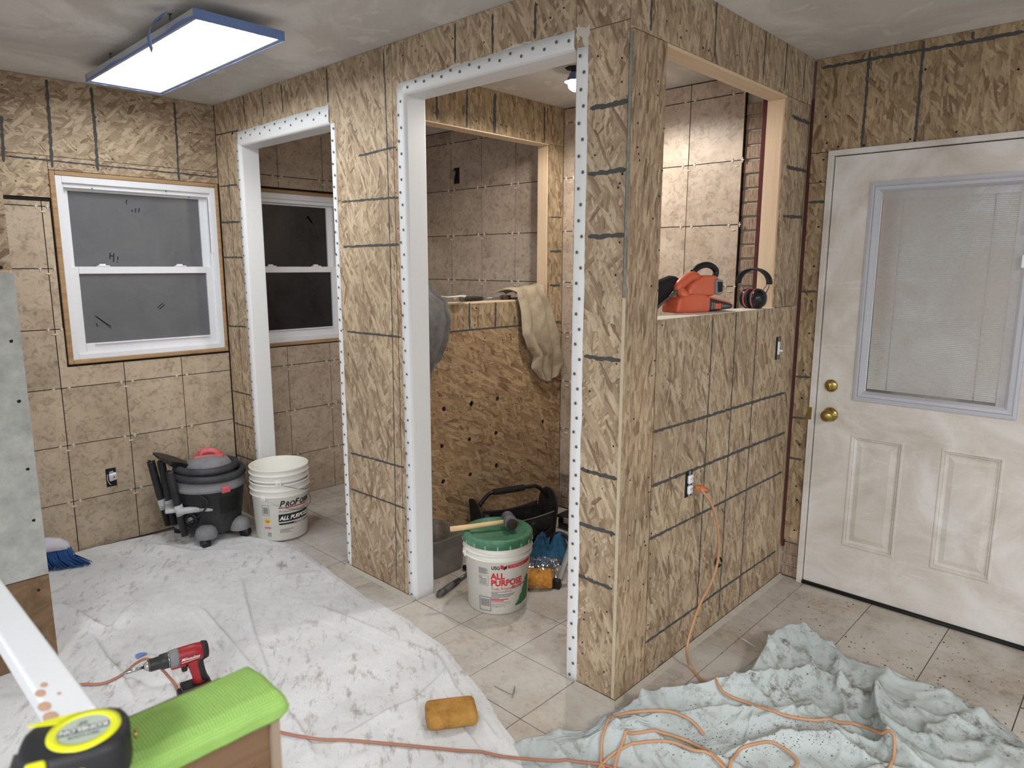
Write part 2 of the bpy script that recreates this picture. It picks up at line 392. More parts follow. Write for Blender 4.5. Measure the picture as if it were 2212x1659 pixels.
dots(wall_left, 'x+', X0, [(rnd.uniform(.6, 1.9), rnd.choice([1.95, 2.07, 2.12, 2.3, 2.42])+rnd.uniform(-.02, .02)) for _ in range(26)], .0035)
# inside the bath
cols = [1.99, 2.300, 2.620, 2.93, 3.24, YB]
tiles(wall_left, 'x+', X0, cols, [0, .285, .593, .899, 1.025], TILE_B, [(W2R[0]-.01, W2R[1]+.01, W2R[2]-.005, 3)])
tiles(wall_left, 'x+', X0, [2.77, 2.93, 3.24, YB], [1.025, 1.21, 1.52, 1.83, 2.105], TILE_B)
tiles(wall_left, 'x+', X0, cols, [2.034, 2.105, 2.415, CZ-.004], TILE_B, [])
tiles(wall_left, 'x+', X0, [1.99, 2.045], [1.025, 1.21, 1.52, 1.83, 2.034], TILE_B)
spacers(wall_left, 'x+', X0, [(2.30, z) for z in (.285, .593, .899, 2.105)]+[(2.62, z) for z in (.285, .593, .899, 2.105, 2.415)])
# ---------------- back wall (brick, tile, strand board by the door)
bk = MB().box(X0-.12, YB+.03, 0, -1.18, YB+.25, CZ).box(-1.2, YB+.03, 2.07, 1.9, YB+.25, CZ).box(-.2, YB+.03, 0, 1.9, YB+.25, 2.07)
wall_back = struct('wall_back', bk, MORTAR, 'back wall with brick, beige tile and strand board')
build('tile_backing', MB().box(X0, YB+.006, .0, -2.832, YB+.0295, CZ-.002).box(XP+.001, YB+.006, .228, -1.613, YB+.0295, CZ-.002), JOINT, wall_back)
zb = [.229, .532, .837, 1.142, 1.451, 1.757, 2.067, 2.383, CZ-.004]
tiles(wall_back, 'y-', YB, [X0+.002, -4.062, -3.752, -3.446, -3.137, -2.83], [0]+zb[3:], TILE_B, [(-3.718, -3.665, 2.11, 2.215)])
tiles(wall_back, 'y-', YB, [XP, -2.525, -2.215, -1.907, -1.612], zb, TILE_B)
spacers(wall_back, 'y-', YB, [(x, z) for x in (-3.752, -3.446, -3.137) for z in (1.451, 1.757, 2.067, 2.383)]+[(-2.69, z) for z in zb[1:-1]]+[(-1.907, z) for z in zb[4:-1]]+[(-1.64, z) for z in zb[4:-1]])
def brickrow(x0, x1, z0, z1, pitch, wdt, mort=.010, ph=0):
    k = 0; z = z0
    while z+pitch*.6 < z1:
        x = x0-(ph+k % 2*.5)*wdt
        while x < x1:
            a, b = max(x, x0), min(x+wdt-mort, x1)
            if b-a > .02:
                o = build('brick', MB().box(a, YB+.019+rnd.uniform(-.003, .003), z, b, YB+.05, min(z+pitch-mort, z1)), BRICK, wall_back); bevel(o, .003, 1)
            x += wdt
        z += pitch; k += 1
brickrow(-1.612, -1.385, 1.25, 2.33, .0685, .5, ph=.3)
brickrow(XP, -1.40, 0.0, .222, .074, .215, ph=.2)
brickrow(-1.285, -1.196, 0.0, .19, .062, .5, ph=.1)
panel(wall_back, 'y-', Y3, X2+.008, -1.198, .195, 1.93, OSB_E, .02)
panel(wall_back, 'y-', Y3, X2+.006, -1.198, 1.93, 2.062, OSB_E, .02)
panel(wall_back, 'y-', Y3, X2+.006, .2, 2.062, CZ, OSB_E, .02); panel(wall_back, 'y-', Y3, .2, 1.9, 0, CZ, OSB_E, .02); panel(wall_back, 'y-', Y3, -.215, .2, 0, 2.062, OSB_E, .02)
for p, q, wd in [((1775, 147), (2212, 69), .016), ((1879, 111), (1861, 322), .014), ((1996, 89), (1976, 309), .014), ((2102, 68), (2102, 88), .012), ((1746, 437), (1782, 436), .014), ((1729, 630), (1766, 630), .013), ((1715, 813), (1750, 815), .013), ((1709, 902), (1741, 904), .012), ((1702, 988), (1734, 993), .012)]:
    mline(wall_back, 'y-', Y3, p, q, wd*.8)
dots(wall_back, 'y-', Y3, [tuple(at(x, y, 'y', Y3)[i] for i in (0, 2)) for x, y in [(1784, 252), (1786, 309), (1779, 345), (1772, 392), (1768, 490), (1811, 317), (1866, 314), (1966, 301), (2066, 285), (1759, 575), (1752, 650), (1748, 720), (1736, 800), (1732, 860), (1727, 960), (1720, 1050), (1722, 1080), (1716, 1145), (1999, 150), (2200, 150)]], .0045)
build('corner_gap', MB().box(X2+.0005, Y3-.004, .16, X2+.008, Y3+.02, 2.30), REDGAP, wall_back)
# ---------------- doorway wall (front of the bath)
core = MB()
for q in rect_minus((X0, -1.30, 0, CZ), [(D1[0], D1[1], -1, D1[2]), (D2[0], D2[1], -1, D2[2])]): core.box(q[0], Y1+.011, q[2], q[1], Y1B-.011, q[3])
wall_front = struct('wall_front', core, PINE_Z, 'strand board wall with two open doorways')
for u0, u1, z0, z1 in [(X0+.004, D1[0], .0, CZ), (D1[0], D1[1], D1[2], CZ), (D1[1], -2.497, .012, CZ), (-2.497, D2[0], .012, CZ), (D2[0], D2[1], D2[2], CZ), (D2[1], -1.303, .01, 2.30), (D2[1], -1.303, 2.30, CZ)]:
    panel(wall_front, 'y-', Y1, u0, u1, z0, z1, OSB_V); panel(wall_front, 'y+', Y1B, u0, u1, z0, z1, OSB_V)
build('board_seam', MB().box(-2.4985, Y1-.0004, .02, -2.4955, Y1+.003, 2.2), REDGAP, wall_front)
build('corner_gap', MB().box(-1.3045, Y1-.0003, .012, -1.2988, Y1+.01, CZ), REDGAP, wall_front)
F1 = [((525, 208), (530, 265), .013), ((565, 197), (570, 253), .013), ((607, 180), (612, 243), .013), ((705, 145), (709, 222), .014), ((828, 105), (834, 240), .011), ((834, 240), (848, 720), .007), ((848, 720), (857, 1262), .007),
      ((983, 50), (983, 136), .014), ((1064, 30), (1064, 116), .014), ((1157, 5), (1156, 84), .015), ((489, 305), (509, 598), .006), ((509, 598), (532, 940), .006), ((532, 940), (543, 1108), .006),
      ((462, 293), (514, 282), .012), ((475, 403), (512, 399), .012), ((475, 481), (518, 479), .016), ((480, 556), (524, 556), .014), ((491, 704), (533, 706), .013), ((503, 844), (543, 854), .012), ((506, 913), (547, 925), .012), ((511, 982), (552, 996), .013),
      ((774, 337), (857, 317), .014), ((739, 436), (862, 426), .014), ((742, 533), (862, 528), .014), ((750, 716), (867, 728), .013), ((757, 978), (873, 1010), .013), ((758, 1056), (875, 1098), .013),
      ((1275, 234), (1358, 219), .022), ((1270, 377), (1353, 366), .021), ((1270, 513), (1350, 507), .021), ((1262, 770), (1343, 779), .02), ((1254, 1013), (1333, 1035), .02), ((1250, 1130), (1329, 1154), .018), ((1248, 1242), (1323, 1272), .018)]
for p, q, wd in F1: mline(wall_front, 'y-', Y1, p, q, wd*.68)
dots(wall_front, 'y-', Y1, [(rnd.choice([-2.93, -2.90, -2.48, -2.44, -1.43, -1.325, -1.33])+rnd.uniform(-.008, .008), rnd.uniform(.05, 2.4)) for _ in range(46)]+[(rnd.uniform(-4.1, -1.35), 2.40+rnd.uniform(-.05, .04)) for _ in range(24)], .0035)
build('mortar_fillet', MB().add([(D1[1], Y1, 0), (D1[1], Y1-.022, 0), (D1[1], Y1-.004, .013), (D2[0], Y1, 0), (D2[0], Y1-.022, 0), (D2[0], Y1-.004, .013)], [(0, 1, 2), (3, 5, 4), (1, 4, 5, 2), (0, 3, 4, 1)]), MORTAR, wall_front)
build('mortar_fillet', MB().add([(D2[1]+.05, Y1, 0), (D2[1]+.05, Y1-.03, 0), (D2[1]+.05, Y1-.004, .012), (X2, Y1, 0), (X2+.02, Y1-.03, 0), (X2, Y1-.004, .012)], [(0, 1, 2), (3, 5, 4), (1, 4, 5, 2), (0, 3, 4, 1)]), MORTAR, wall_front)
MUD = plain('joint_compound_smear', S(205, 198, 184), .8, var=.08)
def smear(parent, pts, name='compound_smear'):
    m = MB(); vv = []
    for a, b in zip(pts, pts[1:]+pts[:1]):
        for k in range(4):
            x = a[0]+(b[0]-a[0])*k/4+rnd.uniform(-3, 3); y = a[1]+(b[1]-a[1])*k/4+rnd.uniform(-3, 3); p = at(x, y, 'y', Y1); vv.append((p.x, Y1-.0008, p.z))
    m.add(vv, [tuple(range(len(vv)))]); return build(name, m, MUD, parent)
smear(wall_front, [(1244, 62), (1250, 55), (1262, 62), (1275, 52), (1272, 95), (1262, 100), (1255, 80), (1248, 95)])
smear(wall_front, [(882, 178), (905, 166), (960, 150), (985, 138), (1010, 135), (1060, 118), (1100, 100), (1150, 90), (1152, 97), (1060, 126), (985, 150), (885, 186)])
smear(wall_front, [(858, 205), (862, 182), (868, 190), (872, 200)]); smear(wall_front, [(503, 285), (500, 290), (502, 294), (505, 285)])
# ---------------- trims: paper-faced corner beads around the doorways
def bead(name, kind, door, fl, lab):
    l, r, tp = door; rows = []; n = 60; H = []; eps = .0025
    for i in range(n+1):
        t = i/n; wob = .004*mnoise.noise(Vector((t*14, fl*90, len(name))))+.0025*mnoise.noise(Vector((t*47, 3, fl*70)))
        bul = .003*max(0, mnoise.noise(Vector((t*30, 9, fl*40))))
        prof = [(fl+wob, eps*.4), (fl*.55, eps+bul), (.012, eps+.001), (.005, eps*.5), (.0005, -.003), (-.002, -.010), (-.002, -.013), (-.002, -(Y1B-Y1)+.003), (-.002, -(Y1B-Y1)-.001)]
        if kind == 'T': prof = [(p+(.012*t if k == 0 else 0), q) for k, (p, q) in enumerate(prof)]
        for p, q in prof:
            y = Y1-q
            if kind == 'L': rows.append((l-p, y, (tp+.035)*t))
            elif kind == 'R': rows.append((r+p, y, (tp+.0)*t))
            else: rows.append((l-.025+(r-l+.02)*t, y, tp+p))
    m = MB(); k = 9
    m.add(rows, [(i*k+j, i*k+j+1, (i+1)*k+j+1, (i+1)*k+j) for i in range(n) for j in range(k-1)], True)
    o = build(name, m, WHITE2); solid(o, .0015); tag(o, lab, 'corner bead', None, 'structure')
    Ln = (r-l) if kind == 'T' else tp; cnt = int(Ln/.052); hm = MB()
    for i in range(cnt):
        t = (i+.5)/cnt; off = fl*(.74 if i % 2 else .48)+rnd.uniform(-.004, .004); rr = .0060; ring = []
        for a in range(8):
            du, dv = rr*cos(a*pi/4), rr*sin(a*pi/4); y = Y1-eps-.0036
            ring.append((l-off+du, y, tp*t+dv) if kind == 'L' else (r+off+du, y, tp*t+dv) if kind == 'R' else (l+(r-l)*t+du, y, tp+off*1.1+dv))
        hm.add(ring, [tuple(range(8))])
    tag(build('bead_holes', hm, HOLE, o), kind='stuff')
bead('trim_1', 'L', D1, .045, 'white corner bead lining the left side of the narrow doorway'); bead('trim_2', 'R', D1, .040, 'white corner bead on the right side of the narrow doorway'); bead('trim_3', 'T', D1, .075, 'white corner bead across the head of the narrow doorway')
bead('trim_4', 'L', D2, .050, 'white corner bead lining the left side of the wide doorway'); bead('trim_5', 'R', D2, .052, 'white perforated corner bead on the right side of the wide doorway'); bead('trim_6', 'T', D2, .048, 'white corner bead across the head of the wide doorway')
# ---------------- side wall with the pass-through
OP = (2.106, 3.082, 1.369, 2.266)
core = MB()
for q in rect_minus((Y1+.011, YB+.02, 0, CZ), [OP]): core.box(X2B+.011, q[0], q[2], X2-.011, q[1], q[3])
wall_right = struct('wall_right', core, PINE_Z, 'strand board side wall with a framed pass-through opening')
for u0, u1, z0, z1, mt in [(Y1-.008, 2.102, .012, 2.268, OSB_N), (Y1-.008, 3.335, 2.268, CZ, OSB_S), (2.102, 3.335, .012, OP[2], OSB_S), (OP[1], 3.335, OP[2], 2.268, OSB_S)]:
    panel(wall_right, 'x+', X2, u0, u1, z0, z1, mt, .0135)
for q in rect_minus((Y1B, YB, 0, CZ), [OP]): panel(wall_right, 'x-', X2B, q[0], q[1], q[2], q[3], OSB_S)
build('green_edge', MB().box(X2-.0120, Y1-.0088, 1.45, X2-.0030, Y1-.0075, 2.262), GREENEDGE, wall_right)
build('pale_edge', MB().box(X2-.0134, Y1-.0088, .02, X2-.0006, Y1-.0078, 1.45), plain('pale_board_edge', S(196, 182, 156), .8, var=.15, sc=40), wall_right)
build('board_seam', MB().box(X2-.003, 2.1005, .02, X2+.0004, 2.1035, 1.36), REDGAP, wall_right)
bevel(build('header_board', MB().box(X2B+.002, OP[0]-.012, OP[3]-.006, X2-.004, OP[1]+.004, OP[3]+.032), PINE_Y, wall_right), .002)
bevel(build('stud', MB().box(X2B+.002, OP[1]-.006, OP[2], X2-.014, OP[1]+.032, OP[3]-.006), PINE_Z, wall_right), .002)
bevel(build('stud', MB().box(X2B+.002, OP[0]-.03, OP[2], X2-.014, OP[0]-.001, OP[3]-.006), PINE_Z, wall_right), .002)
bevel(build('sill_board', MB().box(X2B-.004, OP[0]-.004, OP[2]-.035, X2-.002, OP[1]+.004, OP[2]+.001), wood('pale_sill_wood', S(232, 222, 210), S(240, 232, 222), along='Y'), wall_right), .002)
build('red_strip', MB().box(X2B-.022, OP[1]+.006, 1.30, X2B-.001, OP[1]+.02, 2.28), REDGAP, wall_right)
build('mortar_fillet', MB().add([(X2, Y1-.01, 0), (X2+.025, Y1-.03, 0), (X2+.004, Y1-.01, .014), (X2, Y3, 0), (X2+.025, Y3, 0), (X2+.004, Y3, .014)], [(0, 1, 2), (3, 5, 4), (1, 4, 5, 2), (0, 3, 4, 1)]), MORTAR, wall_right)
F2 = [((1408, 0), (1405, 66), .014), ((1549, 0), (1543, 125), .011), ((1656, 61), (1648, 172), .010), ((1701, 88), (1694, 192), .010), ((1742, 113), (1733, 206), .008), ((1711, 251), (1750, 267), .02), ((1700, 361), (1742, 370), .018), ((1691, 467), (1733, 469), .017), ((1750, 226), (1718, 660), .006),
      ((1540, 686), (1505, 1321), .010), ((1591, 675), (1552, 1331), .010), ((1637, 672), (1596, 1301), .009), ((1411, 934), (1695, 848), .014), ((1407, 1051), (1695, 934), .015), ((1401, 1166), (1689, 1019), .013), ((1393, 1389), (1675, 1190), .013)]
for p, q, wd in F2: mline(wall_right, 'x+', X2, p, q, wd*.8)
dots(wall_right, 'x+', X2, [(rnd.choice([1.96, 2.08, 2.12, 2.5, 2.9, 3.28])+rnd.uniform(-.015, .015), rnd.uniform(.05, 1.35)) for _ in range(36)]+[(rnd.choice([1.95, 2.06, 2.09])+rnd.uniform(-.01, .01), rnd.uniform(1.35, 2.25)) for _ in range(14)]+[(rnd.uniform(2, 3.3), rnd.choice([2.30, 2.33])) for _ in range(10)], .0035)
# ---------------- bath partition, half height with an opening above
PO = (2.032, 3.233, 1.356, 2.25); XPB = XP-.09
core = MB()
for q in rect_minus((Y1B+.001, YB-.001, 0, CZ), [PO]): core.box(XPB+.006, q[0], q[2], XP-.011, q[1], q[3])
wall_partition = struct('wall_partition', core, PINE_Z, 'brown strand board half wall inside the wide doorway')
for u0, u1, z0, z1, mt in [(Y1B+.001, YB-.001, 2.25, CZ, OSB_E), (PO[1], YB-.001, 1.21, 2.25, OSB_E), (Y1B+.001, PO[1], 1.211, 1.35, OSB_E), (Y1B+.001, YB-.001, .004, 1.209, OSB_D)]:
    panel(wall_partition, 'x+', XP, u0, u1, z0, z1, mt)
for q in rect_minus((Y1B, YB, 0, CZ), [PO]): panel(wall_partition, 'x-', XPB, q[0], q[1], q[2], q[3], OSB_D, .006)
bevel(build('header_board', MB().box(XPB+.003, PO[0], PO[3]-.005, XP-.003, PO[1]+.004, PO[3]+.033), PINE_Y, wall_partition), .002)
bevel(build('stud', MB().box(XPB+.003, PO[1]-.004, PO[2], XP-.012, PO[1]+.034, PO[3]-.005), PINE_Z, wall_partition), .002)
bevel(build('sill_board', MB().box(XPB, PO[0], PO[2]-.035, XP-.001, PO[1]+.002, PO[2]+.001), PINE_Y, wall_partition), .002)
for p, q, wd in [((943, 206), (944, 260), .014), ((1009, 190), (1008, 274), .013), ((1069, 202), (1068, 287), .02), ((1176, 230), (1176, 308), .01), ((1014, 654), (1014, 712), .012), ((1070, 653), (1070, 706), .016), ((968, 717), (1127, 703), .008), ((1188, 469), (1213, 470), .008), ((1188, 543), (1213, 543), .012), ((1187, 617), (1210, 617), .012), ((1199, 696), (1210, 695), .012)]:
    mline(wall_partition, 'x+', XP, p, q, wd)
dots(wall_partition, 'x+', XP, [tuple(at(x, y, 'x', XP)[i] for i in (1, 2)) for x, y in [(959, 883), (1018, 873), (1074, 861), (1019, 870), (1014, 949), (1071, 935), (1172, 910), (954, 963), (1016, 1025), (1072, 1005), (957, 1040)]], .012, name='adhesive_blobs')
dots(wall_partition, 'x+', XP, [(rnd.uniform(2.3, 3.3), rnd.uniform(.1, 1.33)) for _ in range(30)]+[(rnd.uniform(2.3, 3.3), 2.27+rnd.uniform(0, .04)) for _ in range(7)], .004)
# ---------------- stub wall at the left edge of the photo
CEMENT = None
def cement():
    t = NT('grey_cement_board'); v = t.coord('Object'); f = t.noise(v, 14, 6, .65); c = t.ramp(f, [(.3, S(152, 154, 150)), (.6, S(178, 179, 175)), (.8, S(190, 190, 186))]); t.bump(t.noise(v, 220, 2), .2, .001); return t.done(c, .9, 0, .2)
XS, YS = -3.068, .622
ws = struct('wall_stub', MB().box(XS-.12, -.35, 0, XS-.014, YS-.002, CZ), PINE_Z, 'end of a room wall clad in strand board, cement board and plywood')
build('osb_panel', MB().box(XS-.014, -.3, 1.535, XS-.002, YS-.004, CZ), OSB_H, ws)
build('cement_board', MB().box(XS-.014, -.3, .362, XS, YS, 1.523), cement(), ws)
build('plywood_strip', MB().box(XS-.014, -.3, .002, XS-.001, YS, .358), PLY, ws)
dots(ws, 'x+', XS, [tuple(at(x, y, 'x', XS)[i] for i in (1, 2)) for x, y in [(24, 737), (41, 867), (60, 1013), (73, 1124), (2, 578)]], .006)
dots(ws, 'x+', XS-.001, [tuple(at(x, y, 'x', XS)[i] for i in (1, 2)) for x, y in [(83, 1275), (97, 1380)]], .006)
# ---------------- windows
def pane_mat(name, c0, c1):
    t = NT(name); v = t.coord('Object'); f = t.noise(v, 5, 5, .6, .6); c = t.ramp(f, [(.30, c0), (.6, c1)])
    k = t.ramp(t.noise(v, 11, 5, .7, 2.0), [(.20, g1(.45)), (.30, g1(1))]); c = t.mix(.8, c, k, 'MULTIPLY')
    return t.done(c, .22, 0, .35)
PANE1 = pane_mat('fogged_night_glass', S(100, 101, 104), S(108, 109, 112)); PANE2 = pane_mat('dark_night_glass', S(38, 37, 38), S(50, 49, 50))
FINGER = plain('wiped_glass_mark', S(44, 44, 46), .25, bumpk=0)
def ring(m, y0, y1, z0, z1, wl_, wr, wb, wt, xa, xb):
    m.box(xa, y0, z0, xb, y0+wl_, z1); m.box(xa, y1-wr, z0, xb, y1, z1); m.box(xa, y0+wl_, z0, xb, y1-wr, z0+wb); m.box(xa, y0+wl_, z1-wt, xb, y1-wr, z1); return m
def window(name, rc, pmat, lab):
    y0, y1, z0, z1 = rc
    root = tag(build(name, ring(MB(), y0+.024, y1-.018, z0+.022, z1-.022, .03, .03, .03, .035, X0-.10, X0+.004), WHITE), lab, 'window', None, 'structure'); bevel(root, .003)
    bevel(build('casing', ring(MB(), y0, y1, z0, z1, .024, .018, .022, .022, X0-.03, X0+.009), CASING, root), .004)
    a0, a1, b0, b1 = y0+.05, y1-.045, z0+.05, z1-.055
    bevel(build('head_track', ring(MB(), a0, a1, b0, b1, .012, .012, .01, .024, X0-.08, X0-.012), WHITE, root), .002)
    zm = 1.522
    us = bevel(build('upper_sash', ring(MB(), a0+.012, a1-.010, zm-.02, b1-.022, .026, .040, .038, .014, X0-.07, X0-.045), WHITE, root), .003)
    up_ = build('pane', MB().box(X0-.062, a0+.036, zm+.014, X0-.058, a1-.048, b1-.034), pmat, us)
    ls = bevel(build('lower_sash', ring(MB(), a0+.006, a1-.002, b0+.002, zm+.019, .040, .044, .052, .038, X0-.044, X0-.016), WHITE, root), .003)
    lp = build('pane', MB().box(X0-.034, a0+.044, b0+.052, X0-.03, a1-.044, zm-.017), pmat, ls)
    bevel(build('lift_rail', MB().box(X0-.02, a0+.09, b0+.046, X0-.006, a1-.06, b0+.054), WHITE, ls), .002)
    for y in (a0+(a1-a0)*.22, a0+(a1-a0)*.75):
        k = build('sash_lock', MB().rbox(X0-.045, y-.03, zm+.018, X0-.014, y+.03, zm+.026, .003).rbox(X0-.04, y-.02, zm+.024, X0-.022, y+.012, zm+.034, .003), WHITE, ls)
    build('balance_cover', MB().box(X0-.02, a1-.012, zm+.10, X0-.008, a1+.006, b1-.03), WHITE, root)
    return root, up_, lp
w1, pu, pl = window('window_1', W1R, PANE1, 'white double-hung window with fogged grey panes beside the corner')
w2, pu2, pl2 = window('window_2', W2R, PANE2, 'white double-hung window with dark panes seen through the narrow doorway')
def stroke(parent, xp, pts, wd=.006):
    P = [at(x, y, 'x', xp) for x, y in pts]; m = MB(); vv = []; ff = []
    for i, p in enumerate(P):
        d = (P[min(i+1, len(P)-1)]-P[max(i-1, 0)]).normalized(); s_ = Vector((1, 0, 0)).cross(d)*wd/2; q = Vector((xp+.0008, p.y, p.z)); vv += [q-s_, q+s_]
        if i: ff.append((2*i-2, 2*i-1, 2*i+1, 2*i))
    m.add(vv, ff); build('finger_mark', m, FINGER, parent)
xu, xl_ = X0-.058, X0-.030
for pts in [[(238, 546), (237, 560)], [(237, 553), (246, 553)], [(246, 547), (245, 566)], [(255, 554), (254, 562)], [(254, 565), (253, 567)], [(274, 432), (272, 437), (274, 441)], [(293, 450), (292, 459)], [(301, 449), (299, 459)], [(286, 453), (285, 458)]]: stroke(pu, xu, pts)
for pts in [[(205, 682), (222, 694), (240, 705)], [(210, 685), (225, 697), (240, 709)], [(208, 698), (211, 706)], [(340, 665), (352, 655)], [(344, 668), (356, 658)]]: stroke(pl, xl_, pts, .005)
for pts in [[(658, 462), (670, 478), (680, 508)], [(665, 466), (682, 490), (690, 510)], [(660, 470), (662, 490), (664, 515)]]: stroke(pu2, xu, pts, .022)
# ---------------- entry door
DW = NT('dusty_white_door_paint'); v = DW.coord('Object'); f = DW.noise(v, 3.0, 6, .62, 1.0); c = DW.ramp(f, [(.34, S(196, 187, 178)), (.50, S(212, 206, 199)), (.64, S(222, 220, 216))])
f2 = DW.ramp(DW.noise(DW.rotscale(v, .5, (3, 3, 26)), 1, 4, .6, 2.5), [(.60, g1(0)), (.72, g1(.55))]); c = DW.mix(f2, c, S(228, 224, 218)); DOORW = DW.done(c, .5, 0, .35)
DOORF = plain('grey_white_glazing_frame', S(186, 187, 194), .45, var=.06, sc=6); BRASS = plain('polished_brass', S(176, 154, 92), .24, 1, var=.1, sc=20, bumpk=0); BLACKR = plain('black_rubber_sweep', S(18, 18, 18), .6)
DX0, DX1, DZ0, DZ1 = -1.1665, -.252, .018, 2.036
GL = (-1.007, -.390, .948, 1.914); PA = (-1.003, -.779, .245, .785); PBn = (-.636, -.410, .245, .787)
fr = MB().box(-1.197, Y3-.014, 0, -1.1715, Y3+.10, 2.0405).box(DX1+.005, Y3-.014, 0, -.22, Y3+.10, 2.0405).box(-1.197, Y3-.014, 2.0405, -.22, Y3+.10, 2.064)
door = tag(bevel(build('door_1', fr, DOORW), .002), 'white half-glass entry door with brass knob and deadbolt', 'door', None, 'structure')
sl = MB().box(DX0, Y3+.020, DZ0, DX1, Y3+.034, DZ1)
sl = MB()
for q in rect_minus((DX0, DX1, DZ0, DZ1), [GL, PA, PBn]): sl.box(q[0], Y3-.001, q[2], q[1], Y3+.034, q[3])
slab = build('door_slab', sl, DOORW, door)
build('door_gap_shade', MB().box(-1.1715, Y3+.028, 0, DX0, Y3+.05, 2.04).box(-1.1715, Y3+.028, DZ1, DX1, Y3+.05, 2.0405), DARK, door)  # dark strips that paint in the shade between slab and frame
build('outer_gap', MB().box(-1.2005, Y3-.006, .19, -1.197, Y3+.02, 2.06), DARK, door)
def nested(m, rc, prof):
    x0, x1, z0, z1 = rc; n = len(prof); vv = []
    for ins, y in prof: vv += [(x0+ins, Y3+y, z0+ins), (x1-ins, Y3+y, z0+ins), (x1-ins, Y3+y, z1-ins), (x0+ins, Y3+y, z1-ins)]
    ff = [(k*4+i, k*4+(i+1) % 4, k*4+4+(i+1) % 4, k*4+4+i) for k in range(n-1) for i in range(4)]+[tuple((n-1)*4+i for i in range(4))]
    return m.add(vv, ff)
for rc in (PA, PBn):
    build('door_panel', nested(MB(), rc, [(0, -.001), (.004, -.004), (.010, -.004), (.014, .004), (.018, .002), (.024, .007), (.030, .008), (.052, .001), (.056, .001)]), DOORW, slab)
gf = MB(); prof = [(0, .0), (.001, -.012), (.012, -.014), (.018, -.010), (.022, -.016), (.034, -.014), (.040, -.006), (.046, .004)]
x0, x1, z0, z1 = GL; vv = []
for ins, y in prof: vv += [(x0+ins, Y3+y, z0+ins), (x1-ins, Y3+y, z0+ins), (x1-ins, Y3+y, z1-ins), (x0+ins, Y3+y, z1-ins)]
gf.add(vv, [(k*4+i, k*4+(i+1) % 4, k*4+4+(i+1) % 4, k*4+4+i) for k in range(len(prof)-1) for i in range(4)])
gfo = build('glazing_frame', gf, DOORF, door)
gi = (GL[0]+.046, GL[1]-.046, GL[2]+.046, GL[3]-.046)
build('blind_backing', MB().box(gi[0]-.004, Y3+.024, gi[2]-.004, gi[1]+.004, Y3+.030, gi[3]+.004), plain('night_behind_blind', S(96, 95, 94), .8), gfo)
build('blind_head_rail', MB().box(gi[0], Y3+.006, gi[3]-.03, gi[1], Y3+.022, gi[3]), DOORF, gfo); build('blind_side_track', MB().box(gi[1]-.03, Y3+.006, gi[2], gi[1], Y3+.022, gi[3]-.03), DOORF, gfo)
bl = MB(); z = gi[2]+.012
while z < gi[3]-.034:
    bl.add([(gi[0]+.004, Y3+.010, z), (gi[1]-.032, Y3+.010, z), (gi[1]-.032, Y3+.019, z+.0088), (gi[0]+.004, Y3+.019, z+.0088)], [(0, 1, 2, 3)]); z += .0078
tag(build('blind_slats', bl, plain('blind_slat_white', S(226, 225, 222), .5, var=.03), gfo), kind='stuff')
for x in (gi[0]+.085, gi[1]-.11): build('blind_cord', MB().tube([(x, Y3+.0095, gi[2]+.01), (x, Y3+.0095, gi[3]-.03)], .0012, 5), plain('blind_cord_grey', S(110, 106, 102), .8), gfo)
G = NT('dusty_door_glass'); tr = G.n('BsdfTransparent'); gl = G.n('BsdfGlossy'); gl.inputs['Roughness'].default_value = .08; df = G.n('BsdfDiffuse'); df.inputs[0].default_value = S(205, 196, 188)
mx = G.n('MixShader'); mx.inputs[0].default_value = .08; G.l(tr.outputs[0], mx.inputs[1]); G.l(gl.outputs[0], mx.inputs[2])
kk = G.ramp(G.noise(G.coord('Object'), 3.6, 5, .6, .7), [(.36, g1(.03)), (.52, g1(.22)), (.7, g1(.42))]); m2 = G.n('MixShader'); G.l(kk, m2.inputs[0]); G.l(mx.outputs[0], m2.inputs[1]); G.l(df.outputs[0], m2.inputs[2])
G.l(m2.outputs[0], G.t.nodes['Material Output'].inputs[0])
build('glass_pane', MB().box(gi[0]-.003, Y3+.003, gi[2]-.003, gi[1]+.003, Y3+.005, gi[3]+.003), G.m, gfo)
for pz in (at(2203, 490, 'y', Y3).z, at(2190, 565, 'y', Y3).z):
    bevel(build('blind_slider', MB().box(gi[1]+.002, Y3-.03, pz-.025, gi[1]+.022, Y3-.010, pz+.025), WHITE, gfo), .003)
for nm, px, py, prof in [('deadbolt', 1796, 833, [(.0, .0), (.029, 0), (.030, .004), (.027, .010), (.020, .013), (.012, .015), (0, .015)]), ('door_knob', 1787, 898, [(0, 0), (.033, 0), (.034, .004), (.028, .010), (.014, .016), (.012, .030), (.018, .036), (.026, .044), (.028, .054), (.024, .064), (.014, .069), (0, .070)])]:
    p = at(px, py, 'y', Y3-(.045 if nm == 'door_knob' else 0)); M = Matrix.Translation((p.x, Y3-.001, p.z)) @ Matrix.Rotation(pi/2, 4, 'X')
    k = build(nm, MB().lathe(prof, 28, M), BRASS, door)
    if nm == 'deadbolt': build('thumb_turn', MB().rbox(-.004, -.017, .012, .004, .017, .028, .002, M @ Matrix.Rotation(.3, 4, 'Z')), BRASS, k)
    else: build('thumb_turn', MB().rbox(-.002, -.008, .068, .002, .008, .076, .001, M), BRASS, k)
build('strike_plate', MB().box(-1.1985, Y3-.0155, .83, -1.182, Y3-.013, .89), BRASS, door)
build('door_sweep', MB().box(DX0, Y3-.012, .002, DX1, Y3+.02, DZ0).tube([(DX0, Y3-.013, .010), (DX1, Y3-.013, .010)], .006, 8), BLACKR, door)
